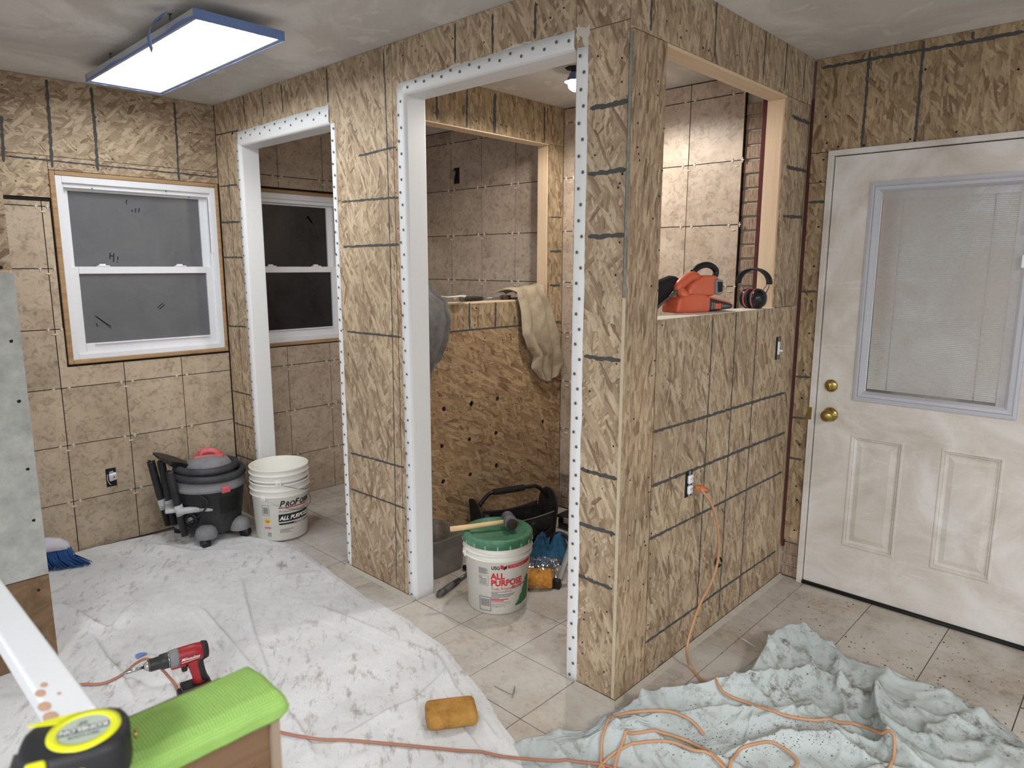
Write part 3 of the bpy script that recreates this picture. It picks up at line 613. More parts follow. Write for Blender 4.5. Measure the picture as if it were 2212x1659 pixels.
# ================================================================ LAMPS
EM = NT('lit_led_diffuser'); e = EM.n('Emission'); e.inputs[0].default_value = (.95, .98, 1, 1); e.inputs[1].default_value = PANEL_EMIT; EM.l(e.outputs[0], EM.t.nodes['Material Output'].inputs[0])
BLUE = plain('blue_painters_tape', S(112, 134, 184), .7, var=.12); ALU = plain('grey_lamp_frame', S(172, 174, 178), .5, var=.05); STEEL = plain('grey_steel', S(120, 120, 122), .35, .8)
lp = thing('ceiling_panel_light', 'flat lit ceiling panel lamp with blue tape round its edges', 'lamp', (-3.18, 1.30, 2.395), -.012)
lx, ly = .598, .152
fr = ring(MB(), 0, 0, 0, 0, 0, 0, 0, 0, 0, 0); fr = MB()
fr.box(-lx-.016, -ly-.016, 0, lx+.016, -ly, .032).box(-lx-.016, ly, 0, lx+.016, ly+.016, .032).box(-lx-.016, -ly, 0, -lx, ly, .032).box(lx, -ly, 0, lx+.016, ly, .032).box(-lx-.010, -ly-.010, .026, lx+.010, ly+.010, .031)
bevel(build('frame', fr, ALU, lp), .002); build('diffuser', MB().box(-lx, -ly, .003, lx, ly, .006), EM.m, lp)
tp = MB()
for (xa, ya, xb, yb) in [(-lx-.018, -ly-.0175, lx+.018, -ly-.0165), (-lx-.018, ly+.0165, lx+.018, ly+.0175), (-lx-.0175, -ly-.018, -lx-.0165, ly+.018), (lx+.0165, -ly-.018, lx+.0175, ly+.018)]:
    n = 40; vv = []; ff = []; near = ya < -ly and yb < -ly
    for i in range(n+1):
        t = i/n; p = Vector((xa+(xb-xa)*t, ya if xa != xb and abs(xb-xa) > .1 else ya+(yb-ya)*t, 0)); 
        hi = .030 if not near else .006+.02*max(0, mnoise.noise(Vector((t*5, 2, 0)))); vv += [p+Vector((0, 0, -.004+.003*mnoise.noise(Vector((t*16, xa, 1))))), p+Vector((0, 0, hi))]
        if i: ff.append((2*i-2, 2*i-1, 2*i+1, 2*i))
    tp.add(vv, ff)
solid(build('blue_tape', tp, BLUE, lp), .0008, 0)
cx_ = at(378, 70, 'y', 1.30-ly-.02); cu = MB(); vv = []; ff = []
for i in range(15):
    a = i/14; th = a*3.9; rr_ = .045*(1-.35*a); p = Vector((-.02-.02*a, -.02+rr_*(1-cos(th))*-.45, .03-.075*a+.012*sin(th))); vv += [p+Vector((-.02*(1-a*.75), 0, 0)), p+Vector((.02*(1-a*.75), 0, .01))]
    if i: ff.append((2*i-2, 2*i-1, 2*i+1, 2*i))
cu.add(vv, ff, True); cl = build('tape_curl', cu, BLUE, lp); cl.location = (cx_.x-lp.location.x, -ly, .0); cl.scale = (1.7, 1.7, 1.5); solid(cl, .0006, 0)
for px, py in ((230, 113), (363, 28)):
    p = at(px, py, 'z', CZ); q = (p.x-lp.location.x, p.y-lp.location.y)
    build('hanger_rod', MB().tube([(q[0], q[1]+.01, CZ-2.395), (q[0], q[1]+.01, .03)], .0028, 6).lathe([(.0, CZ-2.395-.004), (.008, CZ-2.395-.003), (.008, CZ-2.395)], 10, M4((q[0], q[1]+.01, 0))), STEEL, lp)
# bath lamp
bp = at(1245, 147, 'z', CZ)
bl_ = thing('bath_ceiling_bulb', 'small lit bulb in a blue-taped ceiling fitting inside the wide doorway', 'lamp', (bp.x, bp.y, CZ))
build('junction_box', MB().lathe([(.0, -.001), (.052, -.002), (.055, 0)], 8, None, True), DARK, bl_)
build('socket', MB().lathe([(.024, 0), (.024, -.03), (.032, -.035)], 20), plain('dark_socket', S(50, 52, 60), .5), bl_)
build('blue_tape', MB().lathe([(.030, -.022), (.034, -.034), (.048, -.058), (.056, -.062)], 14, None), BLUE, bl_)
EB = NT('lit_bulb'); e = EB.n('Emission'); e.inputs[0].default_value = (1, .93, .84, 1); e.inputs[1].default_value = BULB_EMIT; EB.l(e.outputs[0], EB.t.nodes['Material Output'].inputs[0])
sl_ = bpy.data.lights.new('bath_bulb_light', 'SPOT'); sl_.energy = BATH_SPOT; sl_.color = (1, .95, .88); sl_.spot_size = R_(174); sl_.spot_blend = .30; sl_.shadow_soft_size = .04; so_ = bpy.data.objects.new('bath_bulb_light', sl_); COL.objects.link(so_); so_.parent = bl_; so_.location = (0, 0, -.112)
build('bulb', MB().lathe([(.022, -.04), (.034, -.056), (.039, -.072), (.034, -.090), (.018, -.102), (0, -.105)], 20), EB.m, bl_)
# ================================================================ THINGS
def facing(x, y): return math.atan2(y, x)-pi/2            # local +x = photo right, local -y = towards the camera
RUB = plain('black_rubber', S(34, 34, 36), .6, var=.2, sc=25); BLK = plain('black_plastic', S(26, 26, 28), .4, var=.2); DUSTB = plain('dusty_black_plastic', S(30, 30, 33), .5, var=.3, sc=8, dust=.30, dustc=S(120, 119, 120))
GREYP = plain('dusty_grey_plastic', S(122, 122, 126), .6, var=.18, sc=9, dust=.3); REDP = plain('red_plastic', S(196, 72, 82), .45, var=.1, dust=.45, dustc=S(220, 190, 190)); CHROME = plain('bright_steel_wire', S(170, 170, 172), .25, 1, bumpk=0)
WPLA = plain('white_bucket_plastic', S(226, 224, 216), .4, var=.05, sc=7, dust=.25, dustc=S(196, 182, 164)); INKB = plain('black_ink', S(36, 36, 38), .6, bumpk=0); INKR = plain('red_ink', S(196, 38, 48), .6, bumpk=0); INKW = plain('white_ink', S(232, 230, 226), .6, bumpk=0); INKG = plain('grey_ink', S(112, 112, 116), .6, bumpk=0); INKY = plain('yellow_ink', S(236, 196, 40), .6, bumpk=0); GREEN = plain('dusty_green_lid', S(30, 100, 64), .45, var=.12, sc=10, dust=.55, dustc=S(150, 180, 164)); INKGR = plain('green_ink', S(52, 110, 72), .6, bumpk=0)
def wrap(vs_, r, ph0, z0, rot=0):
    """flat print (s, t) wrapped on a cylinder; angle 0 faces local -y, positive to local +x"""
    rf = r if callable(r) else (lambda z: r); out = []
    for p in vs_:
        s_, t = p[0], p[1]
        z = z0+t; q = rf(z); a = ph0+s_/q; out.append((q*sin(a), -q*cos(a), z))
    return out
def cut(vs_, fs, step=.012):
    return vs_, fs
def ptext(m, body, size, r, ph, z, shear=0, bold=0, wide=1.0, slope=0):
    v, f = text_mesh(body, size, shear, bold, wide); v = [(p[0], p[1]+slope*p[0]) for p in v]; m.add(wrap(v, r, ph, z), f); return max([p[0] for p in v] or [0])
def pbar(m, s0, s1, t0, t1, r, ph, z, n=10, slope=0):
    vv = []; 
    for i in range(n+1):
        s_ = s0+(s1-s0)*i/n; vv += [(s_, t0+slope*s_), (s_, t1+slope*s_)]
    m.add(wrap(vv, r, ph, z), [(2*i, 2*i+2, 2*i+3, 2*i+1) for i in range(n)])
# ---------------- buckets
def bucket_shell(r0, r1, h, ribs, th=.003):
    rf = lambda z: r0+(r1-r0)*z/h; P = [(0, .006), (r0-.012, .006), (r0-.006, 0), (r0, .004)]
    for z in ribs: P += [(rf(z-.010), z-.010), (rf(z)+.009, z-.004), (rf(z)+.010, z), (rf(z)+.009, z+.002), (rf(z)+.001, z+.004)]
    P += [(rf(h-.012), h-.012), (rf(h)+.005, h-.008), (rf(h)+.006, h-.001), (rf(h)+.001, h+.002), (rf(h)-th, h-.002), (r0-.004, .012), (0, .010)]
    return MB().lathe(P, 56), rf
def bail(parent, r, z, a0, drop, a_mid, mat=CHROME, tilt=0, out=.0):
    """wire bail between two ears, swung down along the side"""
    e0 = Vector((r*sin(a0), -r*cos(a0), z)); e1 = Vector((r*sin(a0+pi), -r*cos(a0+pi), z)); pts = []
    for i in range(25):
        t = pi*i/24; a = a0+t*(1 if a_mid > 0 else -1); q = r+.004+out*sin(t); pts.append((q*sin(a), -q*cos(a), z-drop*sin(t)))
    return build('wire_handle', MB().tube(pts, .0018, 6), mat, parent)
def ear(parent, r, a, z, mat):
    M = Matrix.Rotation(a, 4, 'Z') @ Matrix.Translation((0, -r, z)) @ Matrix.Rotation(pi/2, 4, 'X')
    return build('handle_ear', MB().rbox(-.017, -.018, -.004, .017, .014, .008, .004, M).lathe([(.006, .008), (.006, .012), (0, .012)], 12, M), mat, parent)
LOCB = (-3.637, 1.905)
b1 = thing('joint_compound_bucket', 'white ribbed bucket printed with black and red lettering, under another bucket', 'bucket', (*LOCB, .006), facing(*LOCB), 'white buckets nested by the narrow doorway')
mb, rf = bucket_shell(.142, .160, .335, [.265, .298]); build('body', mb, WPLA, b1); RB = lambda z: rf(z)+.0008
ear(b1, .160, -.62, .262, WPLA); ear(b1, .160, -.62+pi, .262, WPLA); bail(b1, .163, .258, -.62, .085, 1)
tb = MB(); z0 = .205; s_ = -.088; PH = .50
for ch, sz in (('P', .050), ('RO', .039), ('F', .050), ('ORM', .039)):
    v, f = text_mesh(ch, sz, .28, .0016, .98); tb.add(wrap([(p[0]+s_, p[1]+.0) for p in v], RB, PH, z0), f); s_ += max(p[0] for p in v)-.004 if ch != 'P' and ch != 'F' else max(p[0] for p in v)-.001
tag(build('print_name', tb, INKB, b1), kind='stuff')
t2 = MB(); pbar(t2, -.092, .085, -.010, -.004, RB, PH, z0); tag(build('print_red_rule', t2, INKR, b1), kind='stuff')
t3 = MB(); ptext(t3, 'Professional Formula', .019, RB, PH-.090/.15, z0-.034, .3, -.0002); pbar(t3, -.092, .10, -.090, -.044, RB, PH, z0, 14); pbar(t3, -.090, -.005, -.108, -.098, RB, PH, z0, 8); tag(build('print_black', t3, INKB, b1), kind='stuff')
t4 = MB(); ptext(t4, 'ALL PURPOSE', .032, lambda z: rf(z)+.0014, PH-.086/.15, z0-.079, .3, .0012, .93); tag(build('print_white', t4, INKW, b1), kind='stuff')
t5 = MB(); ptext(t5, 'Joint Compound', .016, RB, PH+.010/.15, z0-.110, .3, .0003); [pbar(t5, -.085, -.085+L, -.138-.008*i, -.135-.008*i, RB, PH, z0) for i, L in enumerate((.075, .05, .06))]; tag(build('print_grey', t5, INKG, b1), kind='stuff')
t6 = MB(); pbar(t6, -.003, .008, -.110, -.099, RB, PH, z0, 2)
for i in range(2): pbar(t6, -.020, .020, -.006*i, -.003-.006*i, RB, -.55, .085, 5)
tag(build('print_red', t6, INKR, b1), kind='stuff')
t7 = MB(); hv = [(.018*1.1*(16*sin(a)**3)/16, .018*(13*cos(a)-5*cos(2*a)-2*cos(3*a)-cos(4*a))/15) for a in [2*pi*i/28 for i in range(28)]]; t7.add(wrap(hv, RB, -.55, .118), [tuple(range(28))]); tag(build('print_heart', t7, INKY, b1), kind='stuff')
t8 = MB(); ptext(t8, 'CH', .016, lambda z: rf(z)+.0014, -.55-.011/.15, .114, 0, .0008); tag(build('print_heart_letters', t8, INKR, b1), kind='stuff')
t9 = MB()
for i in range(11): pbar(t9, -.015+.0028*i, -.015+.0028*i+(.0018 if i % 3 else .001), -.022, .018, RB, -.58, .185, 1)
for i in range(5): pbar(t9, -.012, .012, -.005*i, -.0022-.005*i, RB, -.50, .052, 3)
for q in [(-.021, .021, .028, .030), (-.021, .021, -.032, -.030)]: pbar(t9, *q, RB, -.58, .185, 5)
for q in [(-.022, -.020, -.032, .030), (.020, .022, -.032, .030)]: pbar(t9, *q, RB, -.58, .185, 1)
tag(build('print_barcode', t9, INKG, b1), kind='stuff')
b1b = thing('nested_bucket', 'plain white ribbed bucket with open rim, nested in the lettered bucket', 'bucket', (*LOCB, .100), facing(*LOCB)+.05, 'white buckets nested by the narrow doorway')
mb, rf2 = bucket_shell(.139, .159, .325, [.258, .291]); build('body', mb, WPLA, b1b); ear(b1b, .159, -.10, .255, WPLA); ear(b1b, .159, -.10+pi, .255, WPLA); bail(b1b, .162, .250, -.10, .075, 1)
LOC2 = (-2.135, 2.178)
b2 = thing('green_lid_bucket', 'white joint compound bucket with green lid and red lettering in the wide doorway', 'bucket', (*LOC2, .0), facing(*LOC2))
mb, rf = bucket_shell(.137, .154, .335, [.262, .288]); build('body', mb, WPLA, b2); RB2 = lambda z: rf(z)+.0008
lid = build('lid', MB().lathe([(0, .344), (.100, .344), (.104, .346), (.126, .345), (.131, .354), (.138, .3575), (.150, .358), (.159, .354), (.162, .348), (.162, .318), (.158, .314), (.155, .318)], 56), GREEN, b2)
for k in range(18):
    a = 2*pi*k/18; build('lid_tab', MB().box(-.0025, -.1640, .316, .0025, -.161, .334, Matrix.Rotation(a, 4, 'Z')), plain('pale_green', S(150, 190, 150), .5) if k == 0 else bpy.data.materials['pale_green'], lid)
for a in (-1.25, -1.25+pi): ear(b2, .156, a, .268, WPLA)
bail(b2, .160, .262, -1.25, .05, -1, out=.02)
PH = .16; t = MB(); ptext(t, 'USG', .022, RB2, PH-.052/.145, .222, 0, .0007, .95); tag(build('print_name', t, INKB, b2), kind='stuff')
t = MB(); vv = [(-.012, .004), (.004, -.002), (.004, .018), (-.012, .022)]; t.add(wrap(vv, RB2, PH, .222), [(0, 1, 2, 3)]); tag(build('print_mark_red', t, INKR, b2), kind='stuff')
t = MB(); vv = [(.004, -.004), (.018, .004), (.018, .020), (.012, .014), (.004, .012)]; t.add(wrap(vv, lambda z: rf(z)+.001, PH, .222), [(0, 1, 2, 3, 4)]); tag(build('print_mark_black', t, INKB, b2), kind='stuff')
t = MB(); pbar(t, .022, .165, .002, .018, RB2, PH, .222, 16); tag(build('print_red_band', t, INKR, b2), kind='stuff')
t = MB(); ptext(t, 'SHEETROCK', .0125, lambda z: rf(z)+.0014, PH+.030/.145, .2285, 0, .0002, 1.15); tag(build('print_band_letters', t, plain('pale_red_ink', S(226, 150, 150), .6, bumpk=0), b2), kind='stuff')
t = MB(); ptext(t, 'ALL', .040, RB2, PH-.054/.145, .176, 0, .0014, .95); ptext(t, 'PURPOSE', .040, RB2, PH-.054/.145, .143, 0, .0014, .92); ptext(t, 'Todo Propósito', .019, RB2, PH-.053/.145, .122, 0, 0, .9); ptext(t, 'Joint Compound', .0115, RB2, PH+.042/.145, .131, .3, .0005); pbar(t, .042, .095, -.009, -.006, RB2, PH, .134); pbar(t, -.052, .025, -.060, -.056, RB2, PH, .134); pbar(t, -.052, .005, -.066, -.063, RB2, PH, .134)
tag(build('print_red', t, INKR, b2), kind='stuff')
t = MB()
for i, L in enumerate((.095, .030, .110, .105, .090, .035)): pbar(t, -.052, -.052+L, -.022-.0062*i, -.0195-.0062*i, RB2, PH, .134)
for i in range(9): pbar(t, -.022, .022, -.004*i, -.0022-.004*i, RB2, -.42, .076, 3)
for i in range(7): pbar(t, -.026, .012+.006*(i % 3), -.0042*i, -.0022-.0042*i, RB2, -.44, .225, 3)
for q in [(-.052, .035, -.082, -.0805), (-.052, .035, -.073, -.0715)]: pbar(t, *q, RB2, PH, .134)
ptext(t, '4.5 gal (17 L)', .012, RB2, PH-.052/.145, .040, 0, 0); ptext(t, 'CE', .014, RB2, -.44-.024/.145, .176)
for q in [(-.026, .020, .012, .013), (-.026, .020, -.035, -.034)]: pbar(t, *q, RB2, -.43, .177, 5)
for q in [(-.026, -.025, -.035, .013), (.019, .020, -.035, .013)]: pbar(t, *q, RB2, -.43, .177, 1)
for i in range(5): pbar(t, -.022, .014-.004*(i % 2), -.005-.006*i, -.0028-.006*i, RB2, -.43, .177, 3)
tag(build('print_grey', t, INKG, b2), kind='stuff')
t = MB()
for q in [(-.028, .028, .016, .0185), (-.028, .028, -.050, -.0475)]: pbar(t, *q, RB2, -.42, .068, 6)
for q in [(-.028, -.0255, -.05, .0185), (.0255, .028, -.05, .0185)]: pbar(t, *q, RB2, -.42, .068, 1)
tag(build('print_code_frame', t, plain('slate_ink', S(84, 92, 104), .6, bumpk=0), b2), kind='stuff')
t = MB(); tv = [(.062, -.10), (.080, -.082), (.074, -.080), (.092, -.062), (.084, -.060), (.102, -.036), (.094, -.034), (.110, -.008), (.104, -.006), (.122, .025), (.150, .030), (.150, -.09), (.11, -.102)]
t.add(wrap(tv, RB2, PH, .134), [tuple(range(len(tv)))])
t = MB(); xs = [.062, .076, .084, .094, .102, .112, .122, .140, .155]; tops = [-.094, -.080, -.062, -.050, -.034, -.014, .016, .030, .034]
for i in range(8): t.add(wrap([(xs[i], -.100+.012*max(0, i-3)/5), (xs[i+1], -.100+.012*max(0, i-2)/5), (xs[i+1], tops[i+1]-.01*(i % 2)), (xs[i], tops[i])], RB2, PH, .134), [(0, 1, 2, 3)])
tag(build('print_tree', t, INKGR, b2), kind='stuff')
# ---------------- rubber mallet on the lid
ml = thing('rubber_mallet', 'wood-handled rubber mallet lying on the green bucket lid', 'mallet', (LOC2[0], LOC2[1], .3565), facing(*LOC2))
build('handle', MB().tube([(-.215, -.045, .016), (-.12, -.020, .018), (-.02, .006, .023), (.07, .028, .028)], [.0125, .0120, .0105, .010], 12, rr=1.0), wood('ash_handle', S(206, 172, 122), S(226, 198, 152), .6, 'X'), ml)
build('head', MB().tube([(.043, .072, .031), (.045, .068, .031), (.064, -.022, .031), (.0655, -.029, .031)], [.026, .029, .031, .028], 26), plain('chalky_black_rubber', S(66, 64, 70), .7, var=.3, sc=18, dust=.75, dustc=S(150, 150, 158)), ml)
build('striking_face', MB().tube([(.0652, -.0285, .031), (.0660, -.0320, .031)], [.0275, .024], 26), plain('worn_rubber_face', S(58, 48, 42), .8, var=.35, sc=40), ml)
# ---------------- clear tub
TUB = NT('cloudy_clear_plastic'); tr = TUB.n('BsdfTransparent'); tr.inputs[0].default_value = (.86, .85, .84, 1); mx = TUB.n('MixShader'); mx.inputs[0].default_value = .34; TUB.done(TUB.ramp(TUB.noise(TUB.coord('Object'), 9, 4), [(.3, S(140, 137, 134)), (.7, S(186, 183, 180))]), .3); TUB.l(tr.outputs[0], mx.inputs[1]); TUB.l(TUB.b.outputs[0], mx.inputs[2]); TUB.l(mx.outputs[0], TUB.t.nodes['Material Output'].inputs[0])
def rrect(hx, hy, r, z, n=5, cx=0, cy=0):
    out = []
    for qx, qy, a0 in ((1, 1, 0), (-1, 1, pi/2), (-1, -1, pi), (1, -1, 1.5*pi)):
        for i in range(n+1):
            a = a0+pi/2*i/n; out.append(Vector((cx+qx*(hx-r)+r*cos(a), cy+qy*(hy-r)+r*sin(a), z)))
    return out
tu = thing('clear_plastic_tub', 'cloudy clear square tub with wire handle behind the white jamb', 'tub', (-2.615, 2.215, 0), 0)
build('body', MB().loft([rrect(.095, .095, .03, .002), rrect(.100, .100, .03, .012), rrect(.112, .112, .035, .165), rrect(.113, .113, .035, .166), rrect(.117, .117, .036, .190), rrect(.1195, .1195, .037, .205), rrect(.1225, .1225, .037, .205), rrect(.1225, .1225, .037, .197), rrect(.1195, .1195, .036, .190), rrect(.1155, .1155, .035, .162), rrect(.1145, .1145, .035, .160), rrect(.1025, .1025, .03, .004), rrect(.098, .098, .03, 0)]), TUB.m, tu)
build('wire_handle', MB().tube(smooth_path([(-.03, -.124, .19), (-.02, -.134, .14), (.03, -.140, .07), (.08, -.140, .075), (.11, -.135, .15), (.118, -.124, .19)]), .0018, 6), CHROME, tu)
build('handle_grip', MB().tube([(.012*cos(a)-.075, -.13, .20+.016*sin(a)) for a in [radi*pi/8 for radi in range(2, 14)]], .004, 8), WPLA, tu)
# ---------------- hammer on the floor
hm = thing('claw_hammer', 'hammer with long black rubber grip on the floor beside the green-lidded bucket', 'hammer', (-2.36, 2.02, 0), .28)
build('grip', MB().tube([(0, -.02, .017), (0, .0, .018), (0, .02, .016), (0, .09, .0165), (0, .16, .015)], [.016, .0245, .0215, .0215, .016], 12, rr=.72), plain('dusty_black_grip', S(48, 48, 52), .6, var=.3, sc=30, dust=.4), hm)
build('shaft', MB().tube([(0, .155, .015), (0, .30, .015)], .008, 8), STEEL, hm)
build('head', MB().tube([(-.055, .30, .015), (-.02, .305, .016), (.02, .305, .016), (.03, .30, .014), (.065, .285, .012)], [.014, .014, .013, .012, .006], 10), BLK, hm)
# ---------------- tool tote
FAB = plain('black_tote_fabric', S(30, 28, 27), .85, var=.3, sc=30, bumpk=.3, dust=.18, dustc=S(110, 100, 92)); PIPE = plain('grey_piping', S(110, 106, 100), .7)
tg = thing('tool_tote', 'open black fabric tool tote with padded bar handle by the partition', 'tool bag', (-2.600, 2.775, 0), 1.215)
lx, ly = .215, .105
def endp(sx):
    pr = []; n = 14
    for i in range(n+1):
        t = i/n; a = pi*t; pr.append((ly*cos(a)*(1.02), .155+.115*sin(a)**.8))
    pts = [(ly*1.0, 0)]+pr+[(-ly*1.0, 0)]
    M = Matrix(((0, 0, 1, 0), (1, 0, 0, 0), (0, 1, 0, 0), (0, 0, 0, 1)))
    return M4((sx*lx, 0, 0), ry=sx*.10) @ M, pts
for sx in (-1, 1):
    M, pts = endp(sx); e_ = build('end_panel', MB().prism(pts, -.006, .006, M), FAB, tg); bevel(e_, .003)
    build('piping', MB().tube([M @ Vector((p[0], p[1], 0)) for p in pts[1:-1]], .0045, 6), RUB, e_)
def side(sy):
    def fn(u, v):
        x = -lx+2*lx*u; bul = .02*sin(pi*u)*sin(pi*min(1, v*1.1)); return Vector((x, sy*(ly*.98+bul), .165*v-.025*sin(pi*u)*v))
    return fn
for sy in (-1, 1):
    s0 = solid(build('side_panel', MB().grid(side(sy), 14, 6), FAB, tg), .006)
    build('piping', MB().tube([side(sy)(i/14, 1) for i in range(15)], .004, 6), PIPE if sy < 0 else RUB, s0)
    for k in range(3):
        u0 = .04+.32*k; f_ = side(sy)
        solid(build('pocket', MB().grid(lambda u, v, u0=u0, f_=f_: f_(u0+.28*u, .02+v*(.62-.06*k)-.10*sin(pi*u)*v)+Vector((0, sy*(.008+.012*sin(pi*u)), 0)), 8, 5), FAB, s0), .004)
build('base', MB().box(-lx, -ly, .002, lx, ly, .012), FAB, tg); build('divider', MB().box(-lx+.01, .02, .01, lx-.01, .026, .17), FAB, tg)
hb = build('handle_bar', MB().tube(smooth_path([(-lx-.012, 0, .20), (-lx+.01, 0, .235), (-lx+.06, 0, .285), (-.10, 0, .297), (.10, 0, .297), (lx-.06, 0, .292), (lx-.01, 0, .25), (lx+.012, 0, .215)], 5), .011, 10), BLK, tg)
build('padded_grip', MB().tube([(-.125, 0, .297), (-.12, 0, .297), (.07, 0, .297), (.075, 0, .297)], [.014, .0185, .0185, .014], 12), FAB, hb)
for x, y, z, r in ((-.19, -.05, .19, .025), (-.14, -.06, .155, .02)): build('tool_handle', MB().tube([(x, y, .02), (x, y, z-.01), (x, y, z)], [r*.7, r, r*.8], 10), DUSTB, tg)
build('tool_handle', MB().tube([(.06, -.135, .06), (.06, -.138, .12), (.06, -.137, .135)], [.012, .016, .010], 10), DUSTB, tg)
# ---------------- two tool cases by the back wall
c1 = thing('tool_case', 'flat black plastic tool case on the floor by the brick', 'case', (-2.345, 3.195, 0), .03)
build('base', MB().rbox(-.17, -.115, .004, .17, .115, .066, .008), BLK, c1); build('lid', MB().rbox(-.175, -.12, .068, .175, .12, .092, .008), DUSTB, c1)
for x in (-.09, .09): build('latch', MB().rbox(x-.03, -.126, .05, x+.03, -.116, .084, .003), GREYP, c1)
c2 = thing('drill_case', 'rounded dark case lying on top of the flat black tool case', 'case', (-2.33, 3.20, .092), .03)
build('lower_shell', MB().rbox(-.135, -.095, .0, .135, .095, .062, .025, seg=3), DUSTB, c2); build('upper_shell', MB().rbox(-.135, -.095, .066, .135, .095, .128, .03, seg=3), DUSTB, c2); build('seam', MB().rbox(-.133, -.093, .060, .133, .093, .068, .003), BLK, c2)
# ---------------- blue rag, bagged sponge, ladder leg, hose
def lump(name, cx, cy, rx, ry, h, mat, label, cat, seed, n=34, rough=.5, rz=0, oct=4, pw=.55):
    m = MB(); vv = []; ff = []; nr = 16
    for k in range(nr+1):
        for i in range(n):
            a = 2*pi*i/n; e = 1+.22*mnoise.noise(Vector((cos(a)*1.6, sin(a)*1.6, seed))); q = k/nr
            x, y = rx*q*e*cos(a), ry*q*e*sin(a); f_ = fbm(x*14+seed, y*14, seed, oct, .6); z = h*(max(0, 1-q**2.2))**pw*(1+rough*f_)+.010*(1-q)+.002
            vv.append((x+.02*f_*q, y+.02*mnoise.noise(Vector((x*20, y*20, seed+5))), max(.001, z if q < 1 else .001)))
    for k in range(nr):
        for i in range(n): j = (i+1) % n; ff.append((k*n+i, k*n+j, (k+1)*n+j, (k+1)*n+i))
    m.add(vv, ff, True); o = build(name, m, mat); o.location = (cx, cy, 0); o.rotation_euler.z = rz; return tag(o, label, cat)
def cloth(name, c0, c1, sc=300, bump_=.25):
    t = NT(name); v = t.coord('Object'); f = t.noise(v, 9, 5, .6); c = t.ramp(f, [(.3, c0), (.7, c1)]); t.bump(t.noise(v, sc, 2), bump_, .002); return t.done(c, .9, 0, .15)
lump('blue_rag', -2.275, 2.70, .105, .165, .10, cloth('blue_cotton', S(34, 74, 104), S(66, 116, 152)), 'crumpled blue rag behind the green-lidded bucket', 'rag', 3.3, 60, .75, .35, 5)
sp = thing('bagged_sponge', 'orange sponge block inside a clear plastic bag on the bath floor', 'sponge', (-2.105, 2.43, 0), .75)
SPG = NT('orange_sponge'); v = SPG.coord('Object'); SPG.bump(SPG.noise(v, 160, 3, .7), .8, .004); ORANGE = SPG.done(SPG.ramp(SPG.noise(v, 60, 3), [(.3, S(200, 132, 52)), (.7, S(232, 172, 92))]), .9, 0, .1)
build('sponge_block', MB().rbox(-.09, -.058, .004, .07, .058, .068, .012), ORANGE, sp)
PB = NT('clear_plastic_film'); tr = PB.n('BsdfTransparent'); tr.inputs[0].default_value = (.93, .92, .92, 1); gl = PB.n('BsdfGlossy'); gl.inputs['Roughness'].default_value = .12; lw = PB.n('LayerWeight'); lw.inputs[0].default_value = .35; mx = PB.n('MixShader'); PB.l(PB.math('ADD', PB.math('MULTIPLY', lw.outputs['Fresnel'], .6), .10), mx.inputs[0]); PB.l(tr.outputs[0], mx.inputs[1]); PB.l(gl.outputs[0], mx.inputs[2]); PB.l(mx.outputs[0], PB.t.nodes['Material Output'].inputs[0])
bm_ = bpy.data.meshes.new('film'); bv = MB()
def film(u, v):
    a = 2*pi*u; r1 = .085+.02*sin(3*a); t = v; x = (.108*cos(a)*(1-.2*t))+.04*t; y = .078*sin(a)*(1-.55*t)+.10*t; z = .004+.085*t**.6+.02*fbm(6*cos(a)+3, 6*sin(a), 5*t, 3)*min(1, t*4)
    return Vector((x-.01, y, max(.002, z)))
bv.grid(film, 48, 14); build('plastic_bag', bv, PB.m, sp)
build('bag_barcode', MB().box(-.018, 0, 0, .018, .0006, .035, M4((.115, .05, .03), rx=-.5, rz=.4)), INKW, sp)
ld = thing('step_ladder', 'grey metal leg and black foot of a step ladder just inside the wide doorway', 'ladder', (-2.02, 2.472, 0), .35)
AL = plain('brushed_aluminium', S(168, 166, 162), .4, .5); TL = Matrix(((1, .0, .22, 0), (0, 1, .42, 0), (0, 0, 1, 0), (0, 0, 0, 1)))
for x in (0, .26):
    build('leg', MB().rbox(x-.014, -.011, .028, x+.014, .011, .62, .003, TL), AL, ld); build('foot', MB().rbox(x-.020, -.018, .0, x+.020, .018, .045, .004), BLK, ld)
for z in (.22, .44): build('step', MB().rbox(.012, -.03, z-.012, .248, .03, z+.012, .003, TL), AL, ld)
hp = at(1211, 1175, 'z', .07); hz = thing('rubber_hose_loop', 'black rubber loop standing behind the step ladder leg', 'hose', (hp.x, hp.y, 0), .3)
build('loop', MB().tube([(.055*cos(a), 0, .068+.062*sin(a)) for a in [2*pi*i/30 for i in range(31)]], .011, 10, cap=False), RUB, hz)
